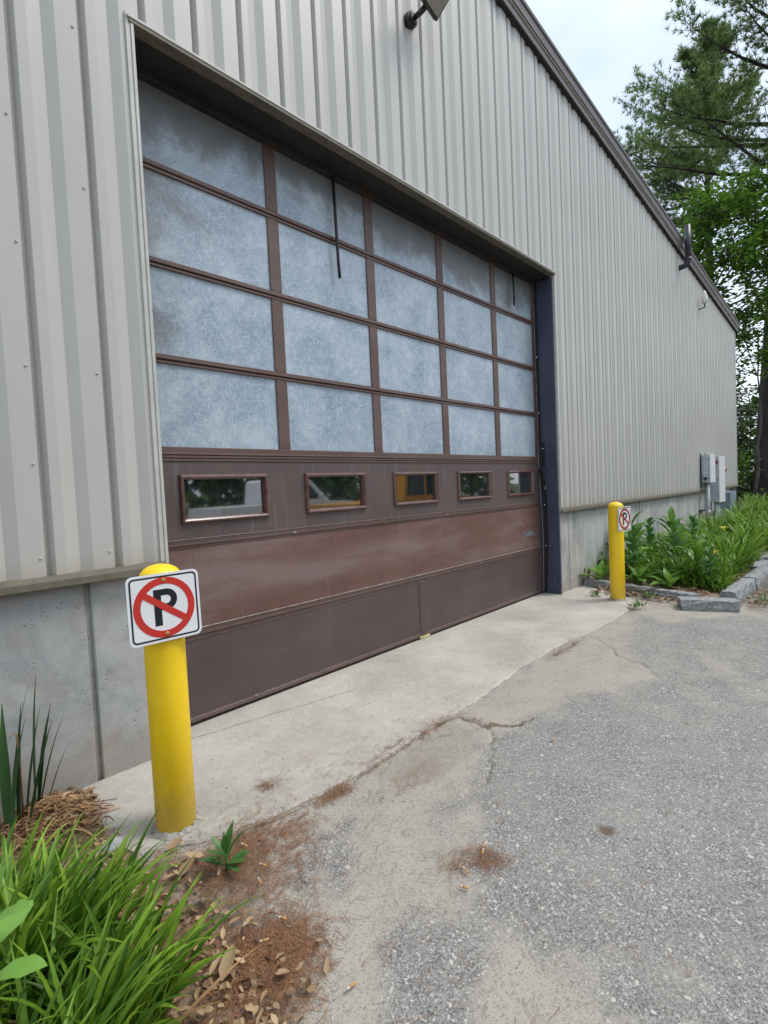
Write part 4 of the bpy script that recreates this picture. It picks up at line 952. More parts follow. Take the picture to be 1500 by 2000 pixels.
def ovate(mb, p, az, lean, length, width, droop, rs, n=6, val=None, peak=.45, fold=.3, pw=1.0):
    p = Vector(p); val = rs.random() if val is None else val; seg = length/n; ang = lean; b = len(mb.v)
    h = Vector((math.cos(az), math.sin(az), 0)); s = Vector((-math.sin(az), math.cos(az), 0))
    for i in range(n+1):
        t = i/n; wd = width*.5*max(.03, (math.sin(math.pi*(t**(math.log(.5)/math.log(peak))))**pw))
        d = h*math.sin(ang)+Vector((0, 0, 1))*math.cos(ang); nr = h*math.cos(ang)-Vector((0, 0, 1))*math.sin(ang)
        wv = .10*wd*math.sin(i*2.1+val*9)
        for o_ in (s*wd-nr*(wd*fold+wv), Vector((0, 0, 0)), -s*wd-nr*(wd*fold-wv)): q = p+o_; mb.v.append((q.x, q.y, q.z))
        p = p+d*seg; ang += droop/n
    for i in range(n):
        k = b+i*3; mb.face((k, k+1, k+4, k+3), 0, val, True); mb.face((k+1, k+2, k+5, k+4), 0, min(1, val+.08), True)

# ---- left foreground daylilies
def lily_clump(seed, c, n, length, spread, mat, bias=0, bias_amt=0, width=.017, label='', group=None, z=0, stalk=0):
    rs = random.Random(seed); mb = MB()
    for i in range(n):
        r = spread*math.sqrt(rs.random()); a = rs.uniform(0, 6.283); p = (c[0]+r*math.cos(a), c[1]+r*math.sin(a), z-.01)
        az = a+rs.gauss(0, .7)
        if rs.random() < bias_amt: az = bias+rs.gauss(0, .55)
        l = length*rs.uniform(.55, 1.1)
        blade(mb, p, az, rs.uniform(.02, .45), l, width*rs.uniform(.7, 1.2), rs.uniform(.5, 1.9), rs, n=9, fold=.35, val=min(1, max(0, rs.gauss(.45, .36))), twist=rs.gauss(0, .5))
    t = thing('daylily', (c[0], c[1], z), label, 'daylily', group)
    mb.build('blades', mat, t, recalc=False); mb = MB()
    for i in range(14):
        a = rs.uniform(0, 6.283); r = spread*rs.uniform(.3, 1.1); blade(mb, (c[0]+r*math.cos(a), c[1]+r*math.sin(a), z), a+rs.gauss(0, .5), rs.uniform(.5, 1.3), length*rs.uniform(.35, .8), width*.55, rs.uniform(.3, 1.3), rs, n=7)
    mb.build('dry_blades', M['straw'], t, recalc=False); return t
LG = 'daylilies in the left foreground'
lily_clump(1, (-.99, -1.05), 130, .37, .12, M['lily'], R(-25), .5, .022, 'bright daylily clump at left, rearmost and leaning toward the bollard', LG)
lily_clump(2, (-.93, -1.40), 180, .43, .13, M['lily'], R(-15), .6, .023, 'dense bright daylily clump in the left foreground, its blades arching over the dry leaves', LG)
lily_clump(3, (-.86, -1.68), 140, .40, .11, M['lily'], R(-15), .6, .022, 'daylily clump at the bottom left corner with long arching blades', LG)
lily_clump(4, (-1.02, -1.35), 120, .45, .12, M['lily'], R(0), .3, .02, 'daylily clump at the far left edge behind the milkweed', LG)
lily_clump(5, (-1.02, -1.75), 110, .40, .12, M['lily_dark'], R(-10), .4, .019, 'darker daylily clump lowest at the left edge of the picture', LG)
# ---- iris
rs = random.Random(8); ir = thing('iris', (-.84, -.36, 0), 'dark green iris with upright sword leaves against the concrete base', 'iris'); mb = MB()
for (x, y, h, wd, az, ln) in [(-.74, -.30, .70, .034, 0, .03), (-.735, -.32, .52, .026, .4, .12), (-.73, -.31, .50, .018, .2, .22), (-.88, -.34, .62, .036, 2.6, .05), (-.86, -.40, .60, .036, 1, .02), (-.82, -.38, .58, .034, .3, .05), (-.79, -.36, .55, .03, .1, .12), (-.90, -.42, .70, .034, 2.9, .10), (-.93, -.38, .72, .036, 3.0, .06), (-.84, -.33, .66, .03, .2, .10), (-.95, -.45, .6, .034, 2.6, .15), (-.80, -.45, .5, .03, 0, .18), (-.98, -.40, .75, .036, 3.3, .05), (-.87, -.5, .55, .032, .5, .1), (-.91, -.5, .62, .034, 2, .1), (-1.02, -.48, .68, .034, 3.3, .05), (-.78, -.33, .40, .022, -.3, .25), (-.70, -.30, .33, .014, .1, .30)]:
    blade(mb, (x, y, .0), az, ln, h*.97, wd*1.15, rs.uniform(.05, .35), rs, n=10, fold=.2, val=rs.random(), twist=rs.uniform(-.5, .5)+.3)
mb.build('blades', M['iris'], ir, recalc=False)
mb = MB(); mb.tube([(-.80, -.37, 0), (-.795, -.37, .25), (-.80, -.372, .43), (-.815, -.375, .44), (-.83, -.38, .42)], [.005, .004, .004, .002, .001], 6); mb.build('dry_stalk', M['straw'], ir)
# ---- milkweed by the lens
rs = random.Random(3); mw = thing('milkweed', (-1.085, -1.60, 0), 'young milkweed with broad oval pale green leaves at the left edge', 'milkweed')
mb = MB(); mb.tube([(-1.085, -1.60, 0), (-1.085, -1.60, .34), (-1.08, -1.605, .50)], [.006, .005, .004], 8); mb.build('stem', M['milkweed'], mw)
mb = MB()
for z, az, ln, le in ((.29, .2, .25, .105), (.30, 2.6, .35, .10), (.27, -1.0, 1.0, .125), (.26, 2.0, .9, .11), (.21, .6, 1.25, .12), (.20, -2.4, 1.2, .12), (.14, -.7, 1.35, .12), (.315, 1.2, .1, .07)):
    ovate(mb, (-1.082, -1.603, z+.185), az, ln, le, le*.52, .35, rs, n=8, val=.35+.5*rs.random(), peak=.5, fold=.18, pw=.75)
mb.build('leaves', M['milkweed'], mw, recalc=False)
# ---- rosette weed
rs = random.Random(4); wd_ = thing('weed', (-.335, -1.31, 0), 'small green weed with pointed leaves in the brown needles by the bollard', 'weed'); mb = MB()
for i, (z, ln, le) in enumerate([(.015, 1.25, .10), (.02, 1.15, .11), (.02, 1.3, .09), (.03, 1.0, .11), (.04, .8, .11), (.05, .55, .12), (.05, .75, .10), (.06, .3, .115), (.06, .35, .12), (.055, .9, .09), (.03, 1.2, .10), (.065, .15, .08), (.05, 1.0, .08), (.02, 1.35, .10)]):
    ovate(mb, (-.335, -1.31, z), i*2.4, ln, le, le*.26, .25, rs, n=7, peak=.5, fold=.2)
mb.build('leaves', M['weed'], wd_, recalc=False)
mb = MB(); mb.tube([(-.335, -1.31, -.02), (-.335, -1.31, .065)], [.005, .003], 7); mb.build('stem', M['weed'], wd_)

# ---- plants of the right bed
def lily_proto(seed, mat, n, length, width, spread):
    rs = random.Random(seed); mb = MB()
    for i in range(n):
        r = spread*math.sqrt(rs.random()); a = rs.uniform(0, 6.283)
        blade(mb, (r*math.cos(a), r*math.sin(a), -.02), a+rs.gauss(0, .5), rs.uniform(.05, .5), length*rs.uniform(.6, 1.1), width*rs.uniform(.7, 1.2), rs.uniform(.9, 2.2), rs, n=6, fold=.3)
    t = thing('daylily', (0, 0, 0), 'x', 'daylily'); mb.build('blades', mat, t, recalc=False); return t
BG = 'daylilies massed in the planting bed'
pl1 = lily_proto(21, M['lily_dark'], 60, .70, .028, .10); pl2 = lily_proto(22, M['lily'], 55, .62, .028, .10); pl3 = lily_proto(23, M['lily_dark'], 55, .76, .028, .11)
rs = random.Random(12); LL = 'grassy daylily clump massed with others along the back of the planting bed'
lily_spots = []
for x in np.arange(6.9, 17.5, .50):
    for y in (-1.72, -1.32, -.92, -.52):
        if x < 7.6 and y > -1.0: continue
        if 11.7 < x < 15 and y > -.8: continue
        lily_spots.append((x+rs.uniform(-.16, .16), y+rs.uniform(-.14, .14)))
for x, y in [(5.95, -1.72), (6.35, -1.70), (6.6, -1.5), (6.0, -1.35)]: lily_spots.append((x, y))
used = {}
for i, (x, y) in enumerate(lily_spots):
    p = (pl1, pl2, pl3)[rs.choice((0, 1, 1, 2))]; z = bed_h(x, y)-.01; sc = rs.uniform(.62, 1.08) if x > 6.8 else .62; rz = rs.uniform(0, 6.28)
    lab = LL if x > 6.8 else 'short bright daylily clump near the raised kerb at the front of the bed'
    if p.name not in used:
        used[p.name] = 1; p.location = (x, y, z); p.rotation_euler = (0, 0, rz); p.scale = (sc,)*3; p['label'] = lab; p['group'] = BG
    else: c = copy_tree(p, (x, y, z), rz, sc, lab, BG)
# broad-leaved plants
def broad_proto(seed, n, length, width, stem, mat):
    rs = random.Random(seed); mb = MB()
    for i in range(n):
        t = i/max(1, n-1); z = stem*t; az = i*2.4+rs.gauss(0, .3)
        ovate(mb, (0, 0, z), az, 1.05-.75*t+rs.gauss(0, .12), length*(1-.45*t)*rs.uniform(.85, 1.1), width*(1-.4*t), rs.uniform(.5, 1.1), rs, n=6, peak=.48, fold=.3)
    th = thing('broadleaf_plant', (0, 0, 0), 'x', 'plant'); mb.build('leaves', mat, th, recalc=False)
    mb = MB(); mb.tube([(0, 0, -.04), (0, 0, stem)], [.008, .005], 6); mb.build('stem', mat, th); return th
bp1 = broad_proto(31, 16, .36, .12, .34, M['broad']); bp2 = broad_proto(32, 12, .46, .12, .10, M['broad']); bp3 = broad_proto(33, 18, .24, .10, .48, M['weed'])
GG = 'broad leaved plants in the planting bed'; first = set()
for p, x, y, sc, lab in [(bp2, 5.72, -.42, .95, 'pointed broad leaved plant against the wall left of the farther bollard'),
        (bp1, 6.6, -.52, 1.75, 'tall broad leaved plant right behind the no parking sign by the wall'),
        (bp3, 6.05, -.75, 1.3, 'round leaved plant just right of the farther bollard'),
        (bp2, 5.62, -1.28, .85, 'low broad leaved plant spilling over the long dark kerb stone'),
        (bp1, 6.05, -1.48, 1.25, 'large leafy plant in the middle of the bed above the kerb corner'),
        (bp3, 5.8, -1.68, .9, 'bushy plant hanging over the front corner of the bed'),
        (bp1, 6.9, -1.1, 1.3, 'broad leaved plant standing among the daylilies in the middle of the bed'),
        (bp3, 7.2, -.6, 1.3, 'leafy plant between the wall and the first daylilies'),
        (bp2, 5.70, -.92, .8, 'broad leaved plant beside the farther bollard, low by the kerb'),
        (bp1, 7.55, -1.35, 1.15, 'leafy plant standing in the first daylilies near the raised kerb'), (bp3, 8.1, -1.0, 1.3, 'tall leafy plant rising out of the daylilies in the middle of the bed'), (bp1, 8.6, -.55, 1.5, 'broad leaved plant by the wall halfway along the bed'), (bp2, 6.55, -1.68, .75, 'low pointed leaved plant just behind the raised kerb'), (bp1, 9.6, -1.3, 1.3, 'broad leaved plant deep among the daylilies toward the electrical boxes'),
        (bp3, 6.4, -1.15, 1.25, 'round leaved plant in the thick of the bed behind the large leafy plant')]:
    z = bed_h(x, y)
    if p.name in first: copy_tree(p, (x, y, z), rs.uniform(0, 6), sc, lab, GG)
    else: first.add(p.name); p.location = (x, y, z); p.scale = (sc,)*3; p['label'] = lab; p['group'] = GG
# low weeds between them: nobody could count these
rs = random.Random(77); mb = MB()
for i in range(2000):
    x = rs.uniform(5.45, 8.2) if rs.random() < .8 else rs.uniform(5.4, 6.0); y = rs.uniform(-1.85, -.3)
    if x < 5.50+.26*(y+1.62)+.16: continue
    z = bed_h(x, y); h = rs.uniform(.03, .40)*(.5 if x < 5.8 else 1)
    for k in range(rs.randint(3, 6)):
        ovate(mb, (x+rs.gauss(0, .025), y+rs.gauss(0, .025), z+h*rs.random()), rs.uniform(0, 6.28), rs.uniform(.2, 1.3), rs.uniform(.05, .12), rs.uniform(.018, .04), .5, rs, n=2, val=min(1, max(0, rs.gauss(.4, .25))))
lone(mb, 'ground_cover', M['lily_dark'], (6.5, -1, .05), 'tangle of small weeds filling the planting bed', 'weeds', kind='stuff', recalc=False)
# yellow lily flowers
rs = random.Random(5)
for x, y, z, lab in ((6.95, -1.62, .66, 'yellow lily bloom on a tall stalk in the middle of the bed'), (5.95, -1.70, .46, 'small yellow bloom low among the leaves at the front of the bed')):
    t = thing('lily_flower', (x, y, .05), lab, 'flower', 'yellow lily flowers'); mb = MB()
    mb.tube([(x-.10, y-.02, .05), (x-.04, y-.01, z*.6), (x, y, z)], [.004, .004, .004], 6); mb.build('stalk', M['broad'], t)
    mb = MB()
    for k in range(6): ovate(mb, (x, y, z), k*1.047, .55, .085, .03, .9, rs, n=4, val=.7)
    mb.build('petals', M['petal'], t, recalc=False)
for k, (x, y, lab) in enumerate([(4.66, -1.22, 'tuft of green weeds in the apron joint near the farther bollard'), (5.22, -1.15, 'small weed at the foot of the long kerb stone'), (5.62, -2.22, 'small weed beside the raised kerb in the needle covered dirt'), (5.02, -.62, 'small weeds left of the farther bollard against the kerb')]):
    rs = random.Random(k+50); mb = MB()
    for i in range(26): ovate(mb, (x+rs.gauss(0, .035), y+rs.gauss(0, .035), rs.uniform(0, .03)), rs.uniform(0, 6.28), rs.uniform(.3, 1.3), rs.uniform(.04, .10), .018, .5, rs, n=3)
    lone(mb, 'weed', M['weed'], (x, y, 0), lab, 'weed', 'weeds round the bed edge', recalc=False)

# ================================================================== litter
def needle(mb, x, y, z, rs, l, wd, val=None):
    a = rs.uniform(0, 6.283); cv = rs.gauss(0, .5); v = rs.random() if val is None else val; n = 3; b = len(mb.v)
    lift = rs.uniform(0, .008)
    for i in range(n+1):
        t = i/n; px_, py_ = -math.sin(a)*wd/2, math.cos(a)*wd/2; zz = z+lift*math.sin(t*3.1)
        mb.v += [(x+px_, y+py_, zz), (x-px_, y-py_, zz)]; x += math.cos(a)*l/n; y += math.sin(a)*l/n; a += cv/n
    for i in range(n): k = b+2*i; mb.face((k, k+1, k+3, k+2), 0, v)
def surf(x, y):
    if x < -.50: return max(lbed(x, y), -.014)+.004
    if poly_sd(np.array([x]), np.array([y]), SLAB)[0] > 0: return .003
    return -.008
rs = random.Random(99); mb = MB()
BL = [(.295, -1.235, .045, .018, 150, 0), (.23, -1.25, .06, .02, 130, 0), (.081, -.947, .030, .018, 80, 0), (.365, -2.036, .03, .035, 170, 0), (.27, -1.95, .045, .03, 90, 0),
      (1.116, -1.187, .10, .02, 170, 0), (.80, -1.19, .16, .018, 150, 0), (.60, -1.215, .08, .012, 60, 0), (2.91, -1.19, .16, .03, 190, 0), (1.32, -1.35, .02, .08, 40, 0),
      (-.199, -1.20, .10, .06, 520, 0), (-.073, -1.30, .09, .07, 380, 0), (-.30, -1.30, .07, .06, 420, 0), (-.385, -1.231, .06, .07, 350, 0), (-.336, -1.50, .10, .08, 300, 0), (-.20, -1.42, .09, .08, 260, 0),
      (-.48, -1.68, .07, .07, 620, 0), (-.55, -1.55, .06, .12, 600, 0), (-.60, -1.2, .05, .15, 420, 0), (-.62, -.75, .05, .12, 260, 0), (-.40, -1.72, .07, .06, 650, 0), (-.36, -1.78, .06, .06, 420, 0), (-.56, -1.78, .09, .08, 700, 0), (-.62, -1.92, .08, .09, 400, 0), (-.45, -1.86, .05, .06, 260, 0),
      (-.10, -1.6, .25, .25, 140, 0), (.0, -1.9, .3, .3, 90, 0), (.1, -1.05, .4, .1, 110, 0), (-.05, -2.3, .3, .25, 60, 0), (.9, -1.05, .5, .08, 60, 0),
      (-.48, -1.12, .04, .06, 160, 0), (5.7, -2.2, .35, .06, 500, 0), (6.6, -2.35, .6, .12, 800, 0), (5.1, -1.25, .12, .22, 420, 0), (4.55, -1.18, .1, .04, 70, 0), (4.95, -.45, .25, .2, 140, 0), (.55, -1.45, .12, .05, 80, 0)]
for x, y, sx, sy, n, _ in BL:
    for i in range(n):
        px_, py_ = rs.gauss(x, sx), rs.gauss(y, sy); needle(mb, px_, py_, surf(px_, py_)+rs.uniform(0, .006), rs, rs.uniform(.02, .075), rs.uniform(.0009, .0019))
lone(mb, 'pine_needle_litter', M['needle_brown'], (0, -1.3, 0), 'drifts of fallen brown pine needles on the pavement', 'pine needles', kind='stuff', recalc=False)
# dry straw mound under the iris
rs = random.Random(41); mb = MB()
for i in range(640):
    x = rs.gauss(-.71, .075); y = rs.gauss(-.46, .10)
    if x > -.54 or y > -.25: continue
    a = rs.gauss(-.25, .95); l = rs.uniform(.05, .24); n = 6; wd0 = rs.uniform(.002, .007); v = min(1, max(0, rs.gauss(.4, .36))); b = len(mb.v); cv = rs.gauss(0, .6); z0 = lbed(x, y)+rs.uniform(.004, .04); x -= math.cos(a)*l/2; y -= math.sin(a)*l/2
    for k in range(n+1):
        t = k/n; px_, py_ = -math.sin(a)*wd0/2, math.cos(a)*wd0/2; zz = max(z0*(1-.9*abs(2*t-1)**2)+.004, lbed(x, y)+.003)
        mb.v += [(x+px_, y+py_, zz+.002), (x-px_, y-py_, zz)]; x += math.cos(a)*l/n; y += math.sin(a)*l/n; a += cv/n
    for k in range(n): q = b+2*k; mb.face((q, q+1, q+3, q+2), 0, v, True)
lone(mb, 'dry_straw', M['straw'], (-.7, -.5, 0), 'matted heap of dead brown straw under the iris', 'straw', kind='stuff', recalc=False)
# leaf litter
def dleaf(mb, x, y, z, rs, l, wd):
    az = rs.uniform(0, 6.283); v = min(1, max(0, rs.gauss(.42, .36))); tl = rs.gauss(0, .35); cu = rs.uniform(-.8, 1.4); b = len(mb.v); n = 5
    h = Vector((math.cos(az), math.sin(az), 0)); s = Vector((-math.sin(az), math.cos(az), 0)); p = Vector((x, y, z)); ang = 1.4+tl*.5
    for i in range(n+1):
        t = i/n; w_ = wd*.5*max(.06, math.sin(math.pi*t**.8)**.8)*(1+.14*math.sin(i*2.6+v*7)); d = h*math.sin(ang)+Vector((0, 0, 1))*math.cos(ang); up_ = Vector((0, 0, 1))*w_*(.05+.6*rs.random())
        for q in (p+s*w_+up_, p, p-s*w_+up_): mb.v.append((q.x, q.y, max(q.z, z-.004)))
        p = p+d*(l/n); ang += cu/n
    for i in range(n):
        k = b+3*i; mb.face((k, k+1, k+4, k+3), 0, v, True); mb.face((k+1, k+2, k+5, k+4), 0, max(0, v-.06), True)
rs = random.Random(15); mb = MB()
for i in range(640):
    t = rs.random(); x = rs.gauss(-.62, .09) if t < .75 else rs.gauss(-.52, .06); y = rs.uniform(-2.0, -.75)
    if y > -1.0 and x > -.56: continue
    dleaf(mb, x, y, surf(x, y)+rs.uniform(.0, .03), rs, rs.uniform(.014, .050), rs.uniform(.006, .022))
for i in range(150):
    x = rs.gauss(-.62, .05); y = rs.gauss(-.42, .10)
    if x < -.52: dleaf(mb, x, y, surf(x, y)+rs.uniform(0, .03), rs, rs.uniform(.02, .06), rs.uniform(.015, .035))
for i in range(260):
    x = rs.uniform(5.15, 5.65); y = rs.uniform(-1.75, -.5)
    dleaf(mb, x, y, (bed_h(x, y) if x > 5.45+.25*(y+1.6) else 0)+rs.uniform(.003, .025), rs, rs.uniform(.03, .09), rs.uniform(.02, .05))
for i in range(420):
    x = rs.uniform(5.5, 8); y = rs.uniform(-1.9, -.3)
    dleaf(mb, x, y, bed_h(x, y)+.01, rs, rs.uniform(.03, .08), rs.uniform(.02, .05))
for i in range(120):
    x = rs.uniform(5.3, 8); y = rs.gauss(-2.2, .07); dleaf(mb, x, y, .003, rs, rs.uniform(.03, .08), rs.uniform(.02, .05))
lone(mb, 'leaf_litter', M['dry_leaf'], (-.6, -1.4, 0), 'scattered dead tan leaves at the edge of the beds', 'dead leaves', kind='stuff', recalc=False)
# larger single leaves
LV = [(-.45, -1.03, .085, 'large curled tan leaf at the foot of the nearer bollard'), (-.48, -1.22, .09, 'orange brown leaf standing up in the litter below the nearer bollard'), (-.47, -1.36, .10, 'folded brown leaf half under the daylily blades'), (-.58, -1.72, .09, 'pale tan leaf lying near the bottom edge'), (-.36, -1.18, .08, 'yellowish leaf scrap near the small weed')]
for k, (x, y, l, lab) in enumerate(LV):
    rs = random.Random(200+k); mb = MB(); dleaf(mb, x, y, surf(x, y)+.02, rs, l, l*.48); lone(mb, 'dry_leaf', M['dry_leaf'], (x, y, 0), lab, 'leaf', 'single large dead leaves', recalc=False)
# cigarette ends
for k, (x, y) in enumerate([(0.189, -2.062), (.25, -2.02), (-0.316, -2.013), (0.4, -1.985), (0.365, -2.005), (1.362, -1.819), (-0.284, -1.468), (-0.22, -1.404), (-0.603, -1.737), (-0.632, -1.619), (-0.503, -1.632), (-0.401, -1.694), (-0.316, -1.672), (-0.21, -1.25)]):
    rs = random.Random(300+k); a = rs.uniform(0, 3.14); z = surf(x, y)+.008; d = Vector((math.cos(a), math.sin(a), 0)); p = Vector((x, y, z)); mb = MB()
    mb.tube([p, p+d*.021], .0042, 8, 0); mb.tube([p+d*.0211, p+d*rs.uniform(.028, .036)], [.0041, .0036], 8, 1)
    lone(mb, 'cigarette_end', [M['butt_filter'], M['butt_paper']], (x, y, z), 'small tan cigarette end lying on the dusty pavement', 'cigarette end', 'cigarette ends on the ground')
mb = MB(); mb.tube([(-.20, -1.16, .006), (.0, -1.20, .012), (.19, -1.22, .008)], [.0025, .003, .002], 6); mb.tube([(-.02, -1.19, .01), (-.28, -1.13, .006)], [.002, .0012], 5)
lone(mb, 'dry_stalk', M['dry_leaf'], (0, -1.2, 0), 'thin pale dry stalk lying across the slab edge', 'stalk')
rs = random.Random(6); mb = MB()
def pebble(mb, x, y, z, r, rs):
    n0 = len(mb.v); k = 8
    for i in range(1, 4):
        for j in range(k):
            t = math.pi*i/4; p = 6.2832*j/k; q = r*rs.uniform(.75, 1.15); mb.v.append((x+q*1.3*math.sin(t)*math.cos(p), y+q*math.sin(t)*math.sin(p), z+q*.6*math.cos(t)))
    mb.v += [(x, y, z+r*.6), (x, y, z-r*.6)]
    for i in range(2):
        for j in range(k): mb.face((n0+i*k+j, n0+(i+1)*k+j, n0+(i+1)*k+(j+1) % k, n0+i*k+(j+1) % k))
    for j in range(k): mb.face((n0+j, n0+(j+1) % k, n0+3*k)); mb.face((n0+2*k+(j+1) % k, n0+2*k+j, n0+3*k+1))
pebble(mb, -.60, -.86, .03, .045, rs); lone(mb, 'stone', M['stone'], (-.60, -.86, 0), 'grey stone in the leaf litter behind the daylilies', 'stone')
mb = MB()
for i in range(900):
    if i < 520:
        t = rs.random()*(len(SLAB)-6)+3; a, b = SLAB[int(t)], SLAB[int(t)+1]; f = t-int(t); x = a[0]+(b[0]-a[0])*f+rs.gauss(0, .03); y = a[1]+(b[1]-a[1])*f-abs(rs.gauss(0, .05))
    else: x = rs.uniform(-.6, 3.5); y = rs.uniform(-2.6, -.2)
    pebble(mb, x, y, surf(x, y), rs.uniform(.0015, .0045), rs)
lone(mb, 'gravel', M['stone'], (1, -1.3, 0), 'loose grit scattered along the broken slab edge', 'grit', kind='stuff')

# ================================================================== trees
def limb(mb, p, d, l, r0, rs, up=.15, n=6, wob=.10):
    pts = [Vector(p)]; d = Vector(d).normalized()
    for i in range(n):
        d = (d+Vector((rs.gauss(0, wob), rs.gauss(0, wob), rs.gauss(0, wob)*.6+up/n))).normalized(); pts.append(pts[-1]+d*(l/n))
    mb.tube(pts, [r0*(1-.88*i/n) for i in range(n+1)], 6 if r0 < .08 else 9, caps=False); return pts
def tuft(mb, p, d, rs, l, n, wd):
    d = Vector(d).normalized(); v0 = min(1, max(0, rs.gauss(.42, .26)))
    for i in range(n):
        a = (d*rs.uniform(.3, 1.0)+Vector((rs.gauss(0, .55), rs.gauss(0, .55), rs.gauss(.12, .5)))).normalized(); s = a.cross(Vector((rs.gauss(0, 1), rs.gauss(0, 1), rs.gauss(0, 1)))).normalized()*wd/2; L_ = l*rs.uniform(.6, 1.1)
        mb.tri(p-s, p+s, p+a*L_, 0, min(1, max(0, v0+rs.gauss(0, .1))))
def pine(seed, base, height, r, boughs, label, group, bark, stubs=0, needle_l=.24, nt=12, lean=(0, 0)):
    """boughs: (z, azimuth, length, rise)"""
    rs = random.Random(seed); t = thing('pine_tree', base, label, 'tree', group); B = Vector(base)
    tr = MB(); n = 14; pts = []
    for i in range(n+1):
        f = i/n; pts.append(B+Vector((math.sin(f*3+seed)*.12*f+lean[0]*f, math.cos(f*2.3+seed)*.12*f+lean[1]*f, height*f-.2)))
    tr.tube(pts, [max(.03, r*(1.25 if i == 0 else 1)*(1-.93*(i/n)**1.15)) for i in range(n+1)], 16, caps=False)
    fol = MB()
    for z, az, ln, rise in boughs:
        f = z/height; p = pts[0].lerp(pts[-1], f); br = MB()
        q = limb(tr, p, (math.cos(az), math.sin(az), rise), ln, max(.014, .017*ln), rs, up=.25, n=7, wob=.09)
        for i in range(1, len(q)):
            d = (q[i]-q[i-1]).normalized()
            for s in (-1, 1, -1, 1):
                sd = (d*.9+Vector((-d.y, d.x, 0))*s*rs.uniform(.5, 1.0)+Vector((0, 0, rs.uniform(-.05, .3)))).normalized(); sl = ln*rs.uniform(.18, .36)*(1.15-.6*i/len(q))+.25
                tw = limb(tr, q[i], sd, sl, .010, rs, up=.2, n=4, wob=.12)
                for k in range(1, len(tw)):
                    for _ in range(2): tuft(fol, tw[k]+Vector((rs.gauss(0, .08), rs.gauss(0, .08), rs.gauss(.03, .06))), tw[k]-tw[k-1]+Vector((0, 0, .08)), rs, needle_l, nt, .026)
        tuft(fol, q[-1], q[-1]-q[-2], rs, needle_l*1.1, nt, .02)
    for i in range(stubs):
        z = rs.uniform(2.5, height*.55); limb(tr, pts[0].lerp(pts[-1], z/height), (math.cos(rs.uniform(0, 6.28)), math.sin(rs.uniform(0, 6.28)), rs.uniform(-.3, .15)), rs.uniform(.4, 1.8), .03, rs, up=-.2, n=4)
    tr.build('trunk', bark, t, recalc=False); fol.build('crown', M['needle_green'], t, recalc=False); return t
rs = random.Random(1); PG = 'trees beyond the far corner of the warehouse'
def whorls(z0, z1, step, lmax, rs, ltop=.5, skip=.15, rise=.15):
    B = []; z = z0
    while z < z1:
        f = (z-z0)/(z1-z0)
        for k in range(rs.randint(4, 5)):
            if rs.random() > skip: B.append((z+rs.uniform(-.2, .2), rs.uniform(0, 6.283), (lmax*(1-f)**.75+ltop)*rs.uniform(.65, 1.1), rise+.35*f+rs.uniform(-.1, .1)))
        z += step*(1-.35*f)
    return B
pine(11, (28.2, 2.6, -.1), 22.7, .30, whorls(13.9, 22.2, 1.1, 3.7, rs, .35, .15)+[(15.2, 2.35, 4.3, .2), (16.4, 2.2, 4.2, .15), (17.8, 2.4, 3.9, .2), (19.3, 2.3, 3.2, .3)], 'slender white pine with a pointed top rising behind the roof edge', PG, M['bark_grey'], 5)
pine(12, (22.5, -.06, -.1), 23.5, .40, whorls(12.4, 22.5, 1.45, 4.3, rs, .8, .25)+[(10.6, 3.6, 4.2, .25), (12.6, 2.5, 4.5, .2), (14.2, 2.3, 4.6, .2), (16, 2.4, 4.4, .25), (17.6, 2.3, 4, .3)], 'big dark trunked white pine standing at the right edge', PG, M['bark'], 26, lean=(1.2, -1.25))
pine(13, (29.5, -4.5, -.1), 22.0, .34, whorls(9.5, 21.0, 1.5, 4.6, rs, .8, .3), 'white pine farther right beyond the frame edge', PG, M['bark_grey'], 8)
